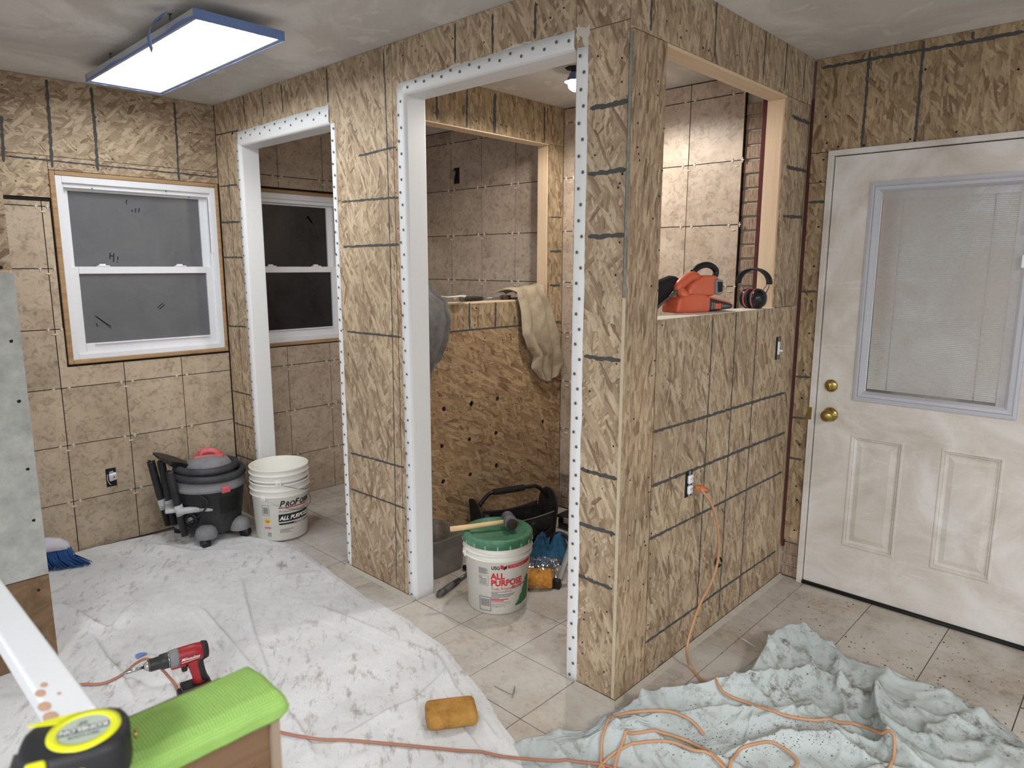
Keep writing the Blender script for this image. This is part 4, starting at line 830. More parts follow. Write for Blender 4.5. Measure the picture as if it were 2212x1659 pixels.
# ---------------- drapes on the half wall
def drape(name, lab, cat, L, Rr, top0, top1, mat, amp, nf, seed, bulge=.02, ytop=.05):
    """cloth hung over the half wall; L and Rr are left and right edges (y, z) from top to hem, tops run back over the sill"""
    def lerp(P, t):
        k = t*(len(P)-1); i = min(int(k), len(P)-2); f = k-i; return P[i][0]+(P[i+1][0]-P[i][0])*f, P[i][1]+(P[i+1][1]-P[i][1])*f
    def fn(u, v):
        if v < .30:          # behind and over the top
            t = v/.30; yl, yr = top0[0]+(L[0][0]-top0[0])*t, top1[0]+(Rr[0][0]-top1[0])*t; y = yl+(yr-yl)*u; zt = L[0][1]+(Rr[0][1]-L[0][1])*u; ang = t*pi*.5
            x = XPB-.03+(XP+.030-XPB+.03)*t; z = 1.362+(zt-1.362)*sin(ang)+ytop*sin(pi*(.18+t*.60))*.8; k = .35
        else:
            t = (v-.30)/.70; yl, zl = lerp(L, t); yr, zr = lerp(Rr, t); y = yl+(yr-yl)*u; z = zl+(zr-zl)*u-.025*sin(pi*u)*t; x = XP+.030+bulge*sin(pi*min(1, t*1.2)); k = .5+.5*t
        w_ = u*nf*2*pi+2.2*mnoise.noise(Vector((u*2, v*2.2, seed))); f_ = abs(sin(w_/2))**.7; x += amp*k*(f_-.35)+.008*fbm(u*4, v*5, seed, 3); y += .012*mnoise.noise(Vector((u*5, v*6, seed+3)))
        return Vector((max(x, XP+.004) if v > .35 else x, y, z+(amp*.5*f_ if v < .30 else 0)))
    o = build(name, MB().grid(fn, 70, 90), mat); solid(o, .004, 0); return tag(o, lab, cat)
drape('beige_towel', 'frayed beige towel hanging over the half wall inside the wide doorway', 'towel', [(2.945, 1.37), (2.955, 1.28), (2.955, 1.16), (3.00, 1.08), (3.07, 1.02), (3.055, .95), (3.13, .88)], [(3.155, 1.395), (3.20, 1.32), (3.225, 1.24), (3.26, 1.15), (3.29, 1.06), (3.325, .96), (3.27, .885)], (2.88, 0), (3.17, 0), cloth('beige_terry', S(152, 138, 116), S(188, 174, 151), 260, .5), .034, 2.6, 4.2)
drape('grey_sweatshirt', 'grey sweatshirt hanging over the half wall, half hidden by the white jamb', 'sweatshirt', [(2.05, 1.42), (2.05, 1.3), (2.05, 1.2), (2.06, 1.1), (2.10, 1.0), (2.14, .93)], [(2.30, 1.425), (2.365, 1.37), (2.372, 1.28), (2.36, 1.17), (2.33, 1.07), (2.25, .97)], (2.21, 0), (2.33, 0), cloth('grey_fleece', S(96, 94, 94), S(126, 124, 124), 300, .3), .030, 2.2, 8.1, .045)
# safety glasses and pry tool on the half wall
sg = thing('safety_glasses', 'clear safety glasses resting on the half wall ledge', 'glasses', (XP-.022, 2.49, 1.357), pi/2)
build('lens', solid(build('tmp', MB().grid(lambda u, v: Vector((-.07+.14*u, -.020-.035*sin(pi*u)+.010*v, .004+.034*v-.012*abs(2*u-1)*v)), 16, 5), None), .002, 0) and MB().grid(lambda u, v: Vector((-.07+.14*u, -.020-.035*sin(pi*u)+.010*v, .004+.034*v-.012*abs(2*u-1)*v)), 16, 5), PB.m, sg); bpy.data.objects.remove(bpy.data.objects['tmp'])
for s_ in (-1, 1): build('temple', MB().tube(smooth_path([(s_*.070, -.018, .034), (s_*.066, .03, .032), (s_*.05, .055, .014)], 4), .004, 6), WPLA, sg)
build('brow_bar', MB().tube([(-.07+.14*i/12, -.012-.035*sin(pi*i/12), .036-.006*abs(2*i/12-1)) for i in range(13)], .005, 6), WPLA, sg)
pw = thing('pry_bar', 'long black-handled pry tool lying along the half wall ledge', 'tool', (XP-.060, 2.57, 1.357), pi/2)
build('grip', MB().tube([(0.0, 0, .014), (.01, 0, .014), (.16, 0, .013), (.17, 0, .012)], [.009, .013, .0115, .008], 12), RUB, pw)
for k in range(7): build('grip_ring', MB().lathe([(.0132, -.002), (.0142, 0), (.0132, .002)], 12, M4((.03+.018*k, 0, .014), ry=pi/2)), RUB, pw)
build('bar', MB().tube([(.165, 0, .012), (.30, 0, .011), (.335, 0, .012)], [.006, .007, .011], 10), STEEL, pw)
build('jaw', MB().rbox(.325, -.018, .001, .385, .018, .026, .005), plain('rusty_steel', S(92, 78, 70), .6, .6, var=.3), pw); build('tip', MB().rbox(.380, -.006, .003, .46, .006, .011, .002), STEEL, pw)
# ---------------- electrical boxes
BOXD = plain('dark_electrical_box', S(20, 20, 26), .7)
def gbox(name, lab, axis, f, u, z, hw=.026, hh=.05, dep=.03):
    s_ = -1 if axis[1] == '+' else 1
    t = thing(name, lab, 'outlet', (f, u, z) if axis[0] == 'x' else (u, f, z), -pi/2 if axis == 'x+' else 0)
    return t    # local: x along the wall to photo right? y into the wall, z up
def mk_out(name, lab, loc, rz, tilt=0):
    t = thing(name, lab, 'outlet', loc, rz)
    build('box', MB().box(-.026, -.0005, -.052, .026, .0012, .052), BOXD, t)
    return t
o1 = mk_out('wall_outlet', 'white outlet hanging loose from its box in the tiled wall', (X0+.0012, 1.193, .381), pi/2)
k = build('receptacle', MB().rbox(-.016, -.022, -.02, .022, -.004, .030, .006, M4((0, -.004, .008), rx=.5, ry=-.15)), WHITE, o1)
build('yoke', MB().box(-.010, -.003, -.048, .012, -.0015, .048, M4((0, -.004, 0), rx=.45, ry=-.15)), CHROME, o1); build('loose_wire', MB().tube(smooth_path([(-.018, -.003, .02), (-.022, -.010, -.01), (-.012, -.012, -.035), (-.006, -.003, -.04)], 5), .0015, 6), WHITE, o1)
for dz in (.006, .012): build('slot', MB().box(.004, -.0255, dz, .009, -.0235, dz+.003, M4((0, -.004, .008), rx=.5, ry=-.15)), DARK, k)
o2 = mk_out('duplex_outlet', 'white duplex outlet in the side wall with an orange plug in it', (X2+.0012, 2.374, .715), pi/2)
for dz in (.020, -.022):
    k = build('receptacle', MB().rbox(-.016, -.014, dz-.017, .016, -.001, dz+.017, .005), WHITE, o2)
    for dx in (-.006, .006): build('slot', MB().box(dx-.001, -.0148, dz, dx+.001, -.0138, dz+.008), DARK, k)
build('yoke', MB().box(-.009, -.004, -.052, .009, -.001, .052), CHROME, o2)
sw = thing('light_switch', 'white toggle switch in an open box on the side wall near the door', 'switch', (X2+.0012, 3.148, 1.182), pi/2)
build('box', MB().box(-.024, -.0005, -.052, .024, .0012, .052), BOXD, sw); build('yoke', MB().box(-.012, -.003, -.05, .012, -.001, .05), CHROME, sw); build('switch_body', MB().rbox(-.011, -.006, -.03, .011, -.001, .03, .002), WHITE, sw); build('toggle', MB().rbox(-.004, -.022, -.016, .004, -.004, -.006, .002, M4((0, 0, 0), rx=.0)), WHITE, sw)
o3 = thing('open_wall_box', 'dark open electrical box with a loose device in the bath back wall', 'outlet', (-3.69, YB-.001, 2.162), 0)
build('box', MB().box(-.027, -.0005, -.053, .027, .001, .053), BOXD, o3); build('loose_device', MB().rbox(-.040, -.030, -.030, -.004, -.006, .030, .006, M4(ry=.35)), plain('tan_device', S(150, 130, 112), .6), o3)
gp = at(1545, 1212, 'x', X2); gr_ = thing('black_cable_grommet', 'black plastic cable ring low on the side wall', 'grommet', (X2, gp.y, gp.z), 0)
build('ring', MB().tube([(.016+.006*cos(a), .014*cos(a), .020*sin(a)) for a in [2*pi*i/20 for i in range(19)]], .0045, 8), BLK, gr_); build('stem', MB().tube([(-.001, .004, -.008), (.014, .008, -.014)], .006, 8), BLK, gr_)
# ---------------- belt sander on the pass-through sill
SZ = OP[2]+.001
def sy_(xc): return (xc-454)/2119.0
def sz_(yc): return (882-yc)/3020.0
ORG = plain('orange_tool_plastic', S(206, 96, 66), .4, var=.1, sc=10, dust=.35, dustc=S(206, 150, 128))
bs = thing('belt_sander', 'orange belt sander with black dust bag on the pass-through sill', 'sander', (-1.384-.046*.966, 2.404+.046*.26, SZ), -.262)
def sidep(poly, x0, x1): return MB().prism([(sy_(a), sz_(b)) for a, b in poly], x0, x1, Matrix(((0, 0, 1, 0), (1, 0, 0, 0), (0, 1, 0, 0), (0, 0, 0, 1))))
bevel(build('body', sidep([(462, 880), (470, 800), (490, 700), (620, 655), (760, 660), (850, 695), (850, 880)], -.050, .046), ORG, bs), .012, 3)
bevel(build('motor_housing', sidep([(610, 690), (620, 600), (650, 540), (780, 440), (930, 440), (980, 490), (980, 650), (900, 690)], -.045, .036), ORG, bs), .012, 3)
hd = [(540, 600), (560, 540), (620, 480), (700, 440), (760, 450), (775, 500)]
build('rear_handle', MB().tube(smooth_path([(.002, sy_(560), sz_(640)), (.002, sy_(560), sz_(570)), (.002, sy_(640), sz_(490)), (.002, sy_(715), sz_(455)), (.002, sy_(780), sz_(500))], 6), .021, 14), ORG, bs)
build('handle_foot', MB().tube([(.006, sy_(545), sz_(600)), (.02, sy_(590), sz_(690)), (.025, sy_(600), sz_(780))], [.020, .022, .014], 12), ORG, bs)
build('trigger', MB().rbox(-.008, sy_(665), sz_(600), .012, sy_(745), sz_(545), .004), BLK, bs)
build('front_handle', MB().tube(smooth_path([(-.01, sy_(735), sz_(410)), (-.01, sy_(800), sz_(345)), (-.01, sy_(890), sz_(315)), (-.01, sy_(970), sz_(335)), (-.01, sy_(1020), sz_(395)), (-.01, sy_(1000), sz_(470)), (-.01, sy_(970), sz_(520))], 6), [.010]+[.0125]*35+[.010], 12), BLK, bs)
build('side_cover', sidep([(900, 500), (930, 480), (985, 500), (990, 640), (960, 680), (905, 660)], .034, .044), GREYP, bs); build('cover_plate', sidep([(922, 520), (975, 520), (975, 635), (930, 640)], .043, .048), BLK, bs)
fh = build('belt_housing', sidep([(820, 872), (815, 730), (850, 700), (1060, 765), (1150, 800), (1155, 830), (1130, 848)], -.048, .030), plain('dark_belt_bay', S(58, 54, 54), .7, var=.2), bs)
build('belt', MB().tube(smooth_path([(-.009, sy_(a), sz_(b)) for a, b in [(825, 868), (812, 800), (830, 715), (865, 700), (1000, 740), (1120, 785), (1158, 812), (1130, 850), (980, 868), (825, 872)]], 4), .004, 6, cap=False, rr=1) if 0 else sidep([(815, 878), (806, 800), (820, 722), (850, 694), (1000, 738), (1130, 782), (1164, 812), (1140, 852), (980, 872)], -.047, .020), plain('brown_sanding_belt', S(96, 62, 52), .9, var=.2, sc=60), bs)
build('rear_roller', MB().lathe([(0, .034), (.016, .034), (.020, .028), (.020, -.04)], 20, Matrix.Translation((0, sy_(850), sz_(795))) @ Matrix.Rotation(pi/2, 4, 'Y')), STEEL, bs)
for k in range(9): build('guide_rib', MB().box(.030, sy_(885+26*k), sz_(850-3*k), .035, sy_(897+26*k), sz_(765+5.5*k)), GREYP, bs)
build('guard_strip', sidep([(820, 720), (850, 690), (1120, 775), (1120, 790), (850, 712)], .016, .036), ORG, bs); build('adjust_pad', MB().rbox(.030, sy_(925), sz_(850), .040, sy_(995), sz_(780), .003), ORG, bs)
build('dust_bag', MB().loft([[Vector((-.030+ (.026*q)*cos(a), sy_(xc)-.012, sz_(yc)+(.046*q2)*sin(a))) for a in [2*pi*i/20 for i in range(20)]] for xc, yc, q, q2 in [(205, 740, .5, .7), (230, 730, 1.0, 1.1), (330, 690, 1.25, 1.25), (440, 640, 1.2, 1.15), (530, 560, 1.0, .85), (600, 520, .6, .5), (640, 520, .4, .3)]]), plain('black_dust_bag', S(30, 29, 32), .85, var=.3, sc=20, bumpk=.3), bs)
build('cord', MB().tube(smooth_path([(.008, sy_(560), sz_(600)), (.012, sy_(500), sz_(640)), (.020, sy_(420), sz_(690)), (.026, sy_(320), sz_(760)), (.032, sy_(220), sz_(860)), (.035, sy_(150), sz_(875))], 5), [.010]*3+[.0075]*6+[.0045]*17, 8), plain('grey_tool_cord', S(84, 84, 84), .5), bs)
# ---------------- ear muffs
ex, ey = -1.332, 2.955
em = thing('ear_muffs', 'black ear muffs with red rims on the pass-through sill', 'ear muffs', (ex, ey, SZ), facing(ex, ey)-.65)
for s_ in (-1, 1):
    M = M4((s_*.002, 0, .043), ry=s_*pi/2, rz=s_*.12)
    c_ = build('ear_cup', MB().lathe([(.030, .012), (.041, .014), (.043, .020), (.040, .036), (.030, .050), (.014, .056), (0, .057)], 28, M @ Matrix.Scale(1.05, 4, (1, 0, 0))), plain('glossy_black', S(24, 24, 26), .25), em)
    build('red_rim', MB().lathe([(.040, .0115), (.0435, .0125), (.0435, .0155), (.040, .0165)], 28, M), REDP, c_); build('cushion', MB().lathe([(.024, .000), (.036, .000), (.041, .005), (.040, .012), (.03, .013)], 28, M), RUB, c_)
    build('yoke_wire', MB().tube(smooth_path([(s_*.034, 0, .060), (s_*.060, .002, .095), (s_*.072, .002, .112)], 5), .0022, 6), CHROME, em); build('yoke_wire', MB().tube(smooth_path([(s_*.046, .02, .058), (s_*.070, .01, .090), (s_*.078, .004, .112)], 5), .0022, 6), CHROME, em)
bd = []
for i in range(25):
    a = pi*(-.02+1.04*i/24); c = Vector((.080*cos(a), 0, .110+.060*sin(a))); n_ = Vector((cos(a), 0, sin(a))); bd.append([c+n_*.004+Vector((0, -.017, 0)), c+n_*.007, c+n_*.004+Vector((0, .017, 0)), c-n_*.003+Vector((0, .017, 0)), c-n_*.005, c-n_*.003+Vector((0, -.017, 0))])
build('headband', MB().loft(bd), plain('padded_black', S(28, 28, 30), .6), em)
# ---------------- shop vacuum
VX, VY = -3.905, 1.615
va = thing('shop_vacuum', 'dusty black wet-dry shop vacuum with coiled hose and red handle', 'vacuum', (VX, VY, 0), facing(VX, VY))
build('tank', MB().lathe([(0, .050), (.135, .050), (.150, .058), (.158, .10), (.172, .20), (.182, .275), (.186, .30), (.188, .315), (.180, .318), (0, .318)], 44), DUSTB, va)
build('tank_rim', MB().lathe([(.186, .305), (.194, .308), (.196, .322), (.190, .335), (.182, .352), (.172, .362), (0, .362)], 44), GREYP, va)
hdm = build('motor_head', MB().lathe([(.135, .355), (.132, .39), (.124, .430), (.105, .458), (.075, .474), (.04, .480), (0, .482)], 40), GREYP, va)
for k in range(5): build('vent', MB().rbox(-.022, -.002, -.003, .022, .002, .003, .001, Matrix.Rotation(.85, 4, 'Z') @ Matrix.Translation((0, -.1235+.004*k, .402+.0115*k))), BLK, hdm)
build('carry_handle', MB().tube(smooth_path([(-.040, 0, .466), (-.034, 0, .498), (.0, 0, .508), (.040, 0, .500), (.068, 0, .468)], 6), .010, 10, rr=1.7), REDP, va); build('handle_base', MB().rbox(-.075, -.030, .460, .085, .030, .484, .01), REDP, va)
def hose(name, pts, r, parent):
    P = smooth_path(pts, 10); out = []; dist = 0; L = [0]
    for a, b in zip(P[:-1], P[1:]): L.append(L[-1]+(b-a).length)
    n = int(L[-1]/.0042); Q = []; j = 0
    for i in range(n+1):
        s0 = L[-1]*i/n
        while j < len(L)-2 and L[j+1] < s0: j += 1
        f = (s0-L[j])/max(1e-6, L[j+1]-L[j]); Q.append(P[j].lerp(P[j+1], f))
    return build(name, MB().tube(Q, [r*(1.0 if i % 2 else .84) for i in range(n+1)], 14), plain('ribbed_hose_grey', S(52, 52, 56), .5, var=.2, dust=.3, dustc=S(120, 120, 122)) if 'ribbed_hose_grey' not in bpy.data.materials else bpy.data.materials['ribbed_hose_grey'], parent)
lp_ = [(.178*cos(a), .178*sin(a), .382+.004*sin(a*2)) for a in [pi*.95+2*pi*i/16*.98 for i in range(17)]]; lp2 = [(.152*cos(a)-.008, .158*sin(a), .424-.006*i/10) for i, a in [(i, pi*1.0+2*pi*i/16) for i in range(13)]]
hose('hose', lp_+[(-.165, .06, .41)]+lp2[1:], .0225, va)
NZ = M4((-.160, -.02, .455), ry=.55, rz=0)
build('floor_nozzle', MB().loft([[NZ @ Vector((x, y, z)) for x, y, z in ((xx, -w_, -h_), (xx, w_, -h_), (xx, w_, h_), (xx, -w_, h_))] for xx, w_, h_ in ((-.135, .012, .003), (-.10, .05, .006), (-.03, .06, .014), (.02, .035, .022), (.065, .024, .024))], smooth=False), BLK, va)
for (x0, y0, z0), (x1, y1, z1) in [((-.292, .03, .468), (-.232, .03, .085)), ((-.240, .00, .470), (-.200, .00, .095)), ((-.196, -.11, .435), (-.145, -.13, .065))]:
    A, B = Vector((x0, y0, z0)), Vector((x1, y1, z1)); d = (B-A); build('extension_wand', MB().tube([A, A+d*.02, A+d*.55, A+d*.57, B], [.022, .021, .021, .018, .018], 16, cap=True), DUSTB, va); build('wand_mouth', MB().tube([A+Vector((0, 0, .0005)), A-d*.001], .018, 16), DARK, va)
LG = plain('light_grey_clip', S(176, 177, 180), .55, var=.12)
for x, y in ((-.250, .03), (-.212, .0), (-.162, -.120)): build('wand_clip', MB().lathe([(.021, -.03), (.027, -.03), (.027, .03), (.021, .03)], 18, M4((x-.005, y, .215), ry=-.18), a0=-2.2, a1=2.2), LG, va)
build('clip_bracket', MB().rbox(-.18, -.165, .198, -.05, -.125, .232, .012).tube([(-.06, -.150, .215), (-.02, -.170, .212), (.005, -.172, .208)], [.016, .011, .006], 10).rbox(-.235, -.14, .205, -.16, .03, .228, .008), LG, va)
build('drain_ring', MB().lathe([(.034, 0), (.042, .002), (.042, .012), (.030, .014), (.026, .006), (0, .004)], 26, M4((-.105, -.134, .155), rx=pi/2, rz=-.65)), BLK, va); build('drain_cap', MB().lathe([(.0, .012), (.016, .014), (.018, .006)], 18, M4((-.105, -.134, .155), rx=pi/2, rz=-.65)), GREYP, va)
for a in (.42, 3.4, 1.9, -1.2): build('lid_latch', MB().rbox(-.024, -.012, -.018, .024, .004, .018, .004, Matrix.Rotation(a, 4, 'Z') @ Matrix.Translation((0, -.190, .318))), REDP, va)
build('tank_label', MB().grid(lambda u, v: Vector((.1765*sin(.25+u*.72), -.1765*cos(.25+u*.72), .205+v*.075)) * (1+0*u) if 0 else Vector(((.168+.013*v)*1.015*sin(.25+u*.72), -(.168+.013*v)*1.015*cos(.25+u*.72), .175+v*.095)), 8, 2), plain('black_label', S(20, 20, 22), .5), va)
for a in (-.22, 1.02, 2.72, -2.05):
    d = Vector((sin(a), -cos(a), 0)); f_ = build('caster_foot', MB().lathe([(.058, .0), (.060, .02), (.050, .050), (.028, .066), (0, .070)], 20, M4((d.x*.165, d.y*.165, .052))), GREYP, va)
    build('caster_wheel', MB().lathe([(0, -.020), (.024, -.022), (.0290, -.016), (.0290, .016), (.024, .022), (0, .022)], 20, M4((d.x*.20, d.y*.20, .0295), ry=pi/2, rz=a*.5+.5)), BLK, f_); build('caster_stem', MB().tube([(d.x*.19, d.y*.19, .065), (d.x*.196, d.y*.196, .035)], .010, 8), GREYP, f_)
build('power_cord', MB().tube(smooth_path([(-.12, -.10, .335), (-.08, -.165, .315), (-.02, -.20, .27), (-.045, -.20, .21), (-.10, -.17, .16), (-.14, -.14, .13)], 6), .005, 8), BLK, va)
# ---------------- broom behind the stub wall
br = thing('push_broom', 'broom with white cap and blue bristles behind the grey wall end', 'broom', (-4.005, .845, .008), 1.16)
BRI = plain('blue_bristles', S(38, 84, 146), .7, var=.35, sc=60); m = MB()
for i in range(44):
    for j in range(5):
        t = i/43; x0 = -.11+.175*t; y0 = -.016+.008*j; sl = .055*(t-.15)+rnd.uniform(-.01, .01); top = .118; m.tube([(x0, y0, top), (x0+sl*.4, y0*1.2, top*.5), (x0+sl+.04*t, y0*1.5+rnd.uniform(-.004, .004), .004+rnd.uniform(0, .006))], [.0026, .0026, .0018], 4)
tag(build('bristles', m, BRI, br), kind='stuff')
build('cap', MB().loft([[Vector((x, y, z)) for x, y, z in ((xx, -w_, .108), (xx, w_, .108), (xx, w_, .108+.4*h_), (xx, w_*.6, .108+h_), (xx, -w_*.6, .108+h_), (xx, -w_, .108+.4*h_))] for xx, w_, h_ in ((-.125, .022, .055), (-.08, .026, .066), (-.02, .026, .066), (.03, .024, .056), (.06, .020, .036), (.072, .015, .020))], smooth=True), plain('lavender_white_plastic', S(206, 202, 214), .4), br)
build('handle', MB().tube([(-.09, .0, .165), (-.145, .0, .60), (-.20, 0, 1.15)], .0115, 10), plain('white_pole', S(210, 210, 214), .4), br)
# ---------------- drill on its battery
dx, dy = -2.395, .856
dr = thing('cordless_drill', 'red and black cordless drill with a driver bit standing on the canvas', 'drill', (dx, dy, .012), math.atan2(-.145, -.085)+.34)
RED = plain('red_tool_body', S(150, 34, 40), .4, var=.12, sc=12, dust=.2, dustc=S(190, 130, 130))
def xr(x, ry, rz, z=.178, n=20): return [Vector((x, ry*cos(2*pi*i/n), z+rz*sin(2*pi*i/n))) for i in range(n)]
build('motor_body', MB().loft([xr(-.072, .020, .022), xr(-.068, .026, .030), xr(-.03, .029, .033), xr(.018, .029, .032), xr(.022, .027, .030)]), RED, dr)
build('end_cap', MB().loft([xr(-.080, .018, .022), xr(-.078, .024, .030), xr(-.066, .028, .034), xr(-.060, .028, .034)]), RUB, dr)
build('gear_case', MB().loft([xr(.018, .0285, .032), xr(.026, .029, .033), xr(.044, .028, .031), xr(.048, .025, .027)]), GREYP, dr)
ch = build('chuck', MB().loft([xr(.046, .025, .025), xr(.050, .027, .027), xr(.075, .0265, .0265), xr(.078, .022, .022), xr(.108, .0215, .0215), xr(.112, .020, .020), xr(.124, .012, .012), xr(.128, .008, .008)], True), DUSTB, dr)
build('silver_ring', MB().loft([xr(.0485, .0274, .0274), xr(.052, .0276, .0276)]), CHROME, ch); build('chuck_nose', MB().loft([xr(.111, .0205, .0205), xr(.124, .0125, .0125), xr(.127, .009, .009)]), AL, ch)
build('driver_bit', MB().tube([(.125, 0, .178), (.14, 0, .178), (.141, 0, .178), (.182, 0, .178), (.184, 0, .178), (.200, 0, .178)], [.005, .005, .0062, .0062, .003, .002], 8), CHROME, dr)
def hr(x, z, a, b, n=14): return [Vector((x+a*cos(2*pi*i/n), b*sin(2*pi*i/n), z)) for i in range(n)]
build('handle', MB().loft([hr(-.030, .165, .032, .020), hr(-.032, .14, .026, .018), hr(-.036, .115, .022, .0175), hr(-.042, .085, .021, .0175), hr(-.046, .062, .025, .021)]), RED, dr); build('rubber_grip', MB().loft([hr(-.045, .160, .020, .0185), hr(-.046, .135, .016, .0190), hr(-.050, .105, .0155, .0185), hr(-.056, .070, .018, .0205)]), RUB, dr)
build('trigger', MB().rbox(-.008, -.009, .118, .012, .009, .145, .006), BLK, dr); build('trigger_guard', MB().rbox(-.005, -.018, .143, .046, .018, .154, .005), RED, dr)
build('battery', MB().rbox(-.085, -.036, .0, .030, .036, .042, .008), BLK, dr); build('battery_shoe', MB().rbox(-.080, -.032, .040, .018, .032, .064, .006), BLK, dr)
v, f = text_mesh('Milwaukee', .0155, .35, .0002, .9); M = M4((.014, -.0300, .172), rx=pi/2, rz=0)
for sd in (1, -1):
    tm_ = MB(); tm_.add([Vector((sd*(p[0]-.066)+(.0 if sd > 0 else -.052), -sd*.0305*(1-.10*abs((p[1]-.004)/.03)), .172+p[1]+ .0)) for p in v], f); tm_.add([Vector((sd*(q[0]-.066)+(.0 if sd > 0 else -.052), -sd*.0305, .172+q[1])) for q in ((.0, -.0045), (.058, -.0025), (.058, -.0035), (.0, -.0065))], [(0, 1, 2, 3)]); build('maker_script', tm_, INKW, dr)
# ---------------- sponge on the canvas
so = build('tan_sponge', MB().rbox(-.088, -.062, .002, .088, .062, .055, .022, seg=4), None); so.data.materials.append((lambda t: (t.bump(t.noise(t.coord('Object'), 120, 4, .7), .9, .004), t.done(t.ramp(t.noise(t.coord('Object'), 14, 6, .7), [(.25, S(104, 74, 44)), (.45, S(176, 130, 70)), (.7, S(200, 154, 84))]), .95, 0, .1))[1])(NT('dirty_tan_sponge')))
so.location = (-1.628, 1.432, .014); so.rotation_euler = (0, 0, .95); subsurf(so, 1); tag(so, 'dirty tan sponge on the white drop cloth', 'sponge')
# ================================================================ DROP CLOTHS
CANVAS = NT('dirty_white_canvas'); gp_ = CANVAS.coord('Object'); f = CANVAS.noise(gp_, 4, 5, .6); c = CANVAS.ramp(f, [(.3, S(205, 206, 208)), (.7, S(224, 225, 227))])
st = CANVAS.ramp(CANVAS.noise(CANVAS.rotscale(gp_, .6, (9, 22, 9)), 1, 7, .75, .3), [(.53, g1(0)), (.62, g1(.5)), (.74, g1(.85))]); ms = CANVAS.ramp(CANVAS.noise(gp_, 1.3, 3), [(.36, g1(.10)), (.62, g1(1))]); c = CANVAS.mix(CANVAS.math('MULTIPLY', st, ms), c, S(128, 112, 98))
sk = CANVAS.ramp(CANVAS.noise(gp_, 55, 4, .8, .2), [(.64, g1(0)), (.69, g1(.8))]); c = CANVAS.mix(CANVAS.math('MULTIPLY', sk, .45), c, S(84, 74, 66)); CANVAS.bump(CANVAS.noise(gp_, 30, 5, .6), .25, .006); CANVAS = CANVAS.done(c, .9, 0, .1)
def pl_interp(P, x):
    for (a, b), (c_, d) in zip(P[:-1], P[1:]):
        if a <= x <= c_: return b+(d-b)*(x-a)/(c_-a)
    return P[0][1] if x < P[0][0] else P[-1][1]
HI = [(-4.18, 1.02), (-4.15, 1.30), (-4.10, 1.52), (-3.9, 1.66), (-3.6, 1.80), (-3.40, 1.855), (-3.05, 1.817), (-2.61, 1.771), (-2.345, 1.775), (-2.007, 1.733), (-1.76, 1.656), (-1.56, 1.578), (-1.413, 1.517), (-1.30, 1.449), (-1.18, 1.33), (-1.08, 1.15)]
LO = [(-4.18, .60), (-3.40, .60), (-3.30, .30), (-2.6, .20), (-1.5, .20), (-1.08, .45)]
def seg_d(px, py, P):
    best = 9; sg = 0; tt = 0; L = 0; tot = sum(math.hypot(b[0]-a[0], b[1]-a[1]) for a, b in zip(P[:-1], P[1:]))
    for a, b in zip(P[:-1], P[1:]):
        dx_, dy_ = b[0]-a[0], b[1]-a[1]; l2 = dx_*dx_+dy_*dy_; t = max(0, min(1, ((px-a[0])*dx_+(py-a[1])*dy_)/l2)); qx, qy = a[0]+dx_*t-px, a[1]+dy_*t-py; d = math.hypot(qx, qy)
        if d < best: best = d; sg = 1 if dx_*(py-a[1])-dy_*(px-a[0]) > 0 else -1; tt = (L+math.sqrt(l2)*t)/tot
        L += math.sqrt(l2)
    return best, sg, tt
def px2(P, z=.0): return [tuple(at(x, y, 'z', z)[:2]) for x, y in P]
CRE = [(px2([(523, 1258), (530, 1300), (548, 1370), (575, 1450), (590, 1510)]), .010, .012), (px2([(590, 1510), (640, 1570), (680, 1640)]), .010, .014), (px2([(440, 1322), (478, 1368), (560, 1468)]), .011, .013), (px2([(205, 1385), (230, 1430), (260, 1460), (290, 1515)]), .010, .012), (px2([(130, 1310), (165, 1328), (205, 1355), (240, 1365)]), .014, .012), (px2([(240, 1365), (270, 1335), (298, 1305)]), .016, .014),
       (px2([(690, 1318), (760, 1345), (830, 1372)]), .008, .02), (px2([(745, 1600), (830, 1550), (900, 1520), (960, 1462)]), .010, .02), (px2([(870, 1390), (945, 1425), (965, 1460), (985, 1500), (1040, 1560), (1075, 1605)]), .012, .014), (px2([(990, 1570), (1060, 1660)]), .008, .012), (px2([(330, 1180), (420, 1196), (520, 1192)]), .006, .03), (px2([(560, 1280), (600, 1250), (690, 1240)]), .006, .03), (px2([(330, 1420), (360, 1445), (385, 1470)]), .007, .012)]
CBB = [(min(q[0] for q in P)-4*w_, max(q[0] for q in P)+4*w_, min(q[1] for q in P)-4*w_, max(q[1] for q in P)+4*w_) for P, a, w_ in CRE]
def canvas_h(x, y):
    h = .005+.0055*max(0, .35+fbm(x*3.2, y*3.2, 1.7, 4, .55))+.0035*abs(fbm(x*9+4, y*6.5, 6.1, 4, .6))
    for (P, a, w_), bb in zip(CRE, CBB):
        if x < bb[0] or x > bb[1] or y < bb[2] or y > bb[3]: continue
        d, sg, t = seg_d(x, y, P)
        if d < w_*4: h += 1.5*a*math.exp(-(d/(w_*.45 if sg > 0 else w_*2.6))**1.2)*(.25+.75*sin(pi*t)**.5)
    return h
def can(u, v):
    x = -4.17+(4.17-1.09)*u; lo, hi = pl_interp(LO, x), pl_interp(HI, x); y = lo+(hi-lo)*v; y += .008*mnoise.noise(Vector((x*9, y*9, 3)))*(1 if v > .9 else 0)
    h = canvas_h(x, y); ed = min(1, (1-v)*(hi-lo)/.03); return Vector((x, y, .003+h*ed))
cv = build('white_drop_cloth', MB().grid(can, 480, 240), CANVAS); tag(cv, 'large dirty white canvas drop cloth spread over the left floor', 'drop cloth')
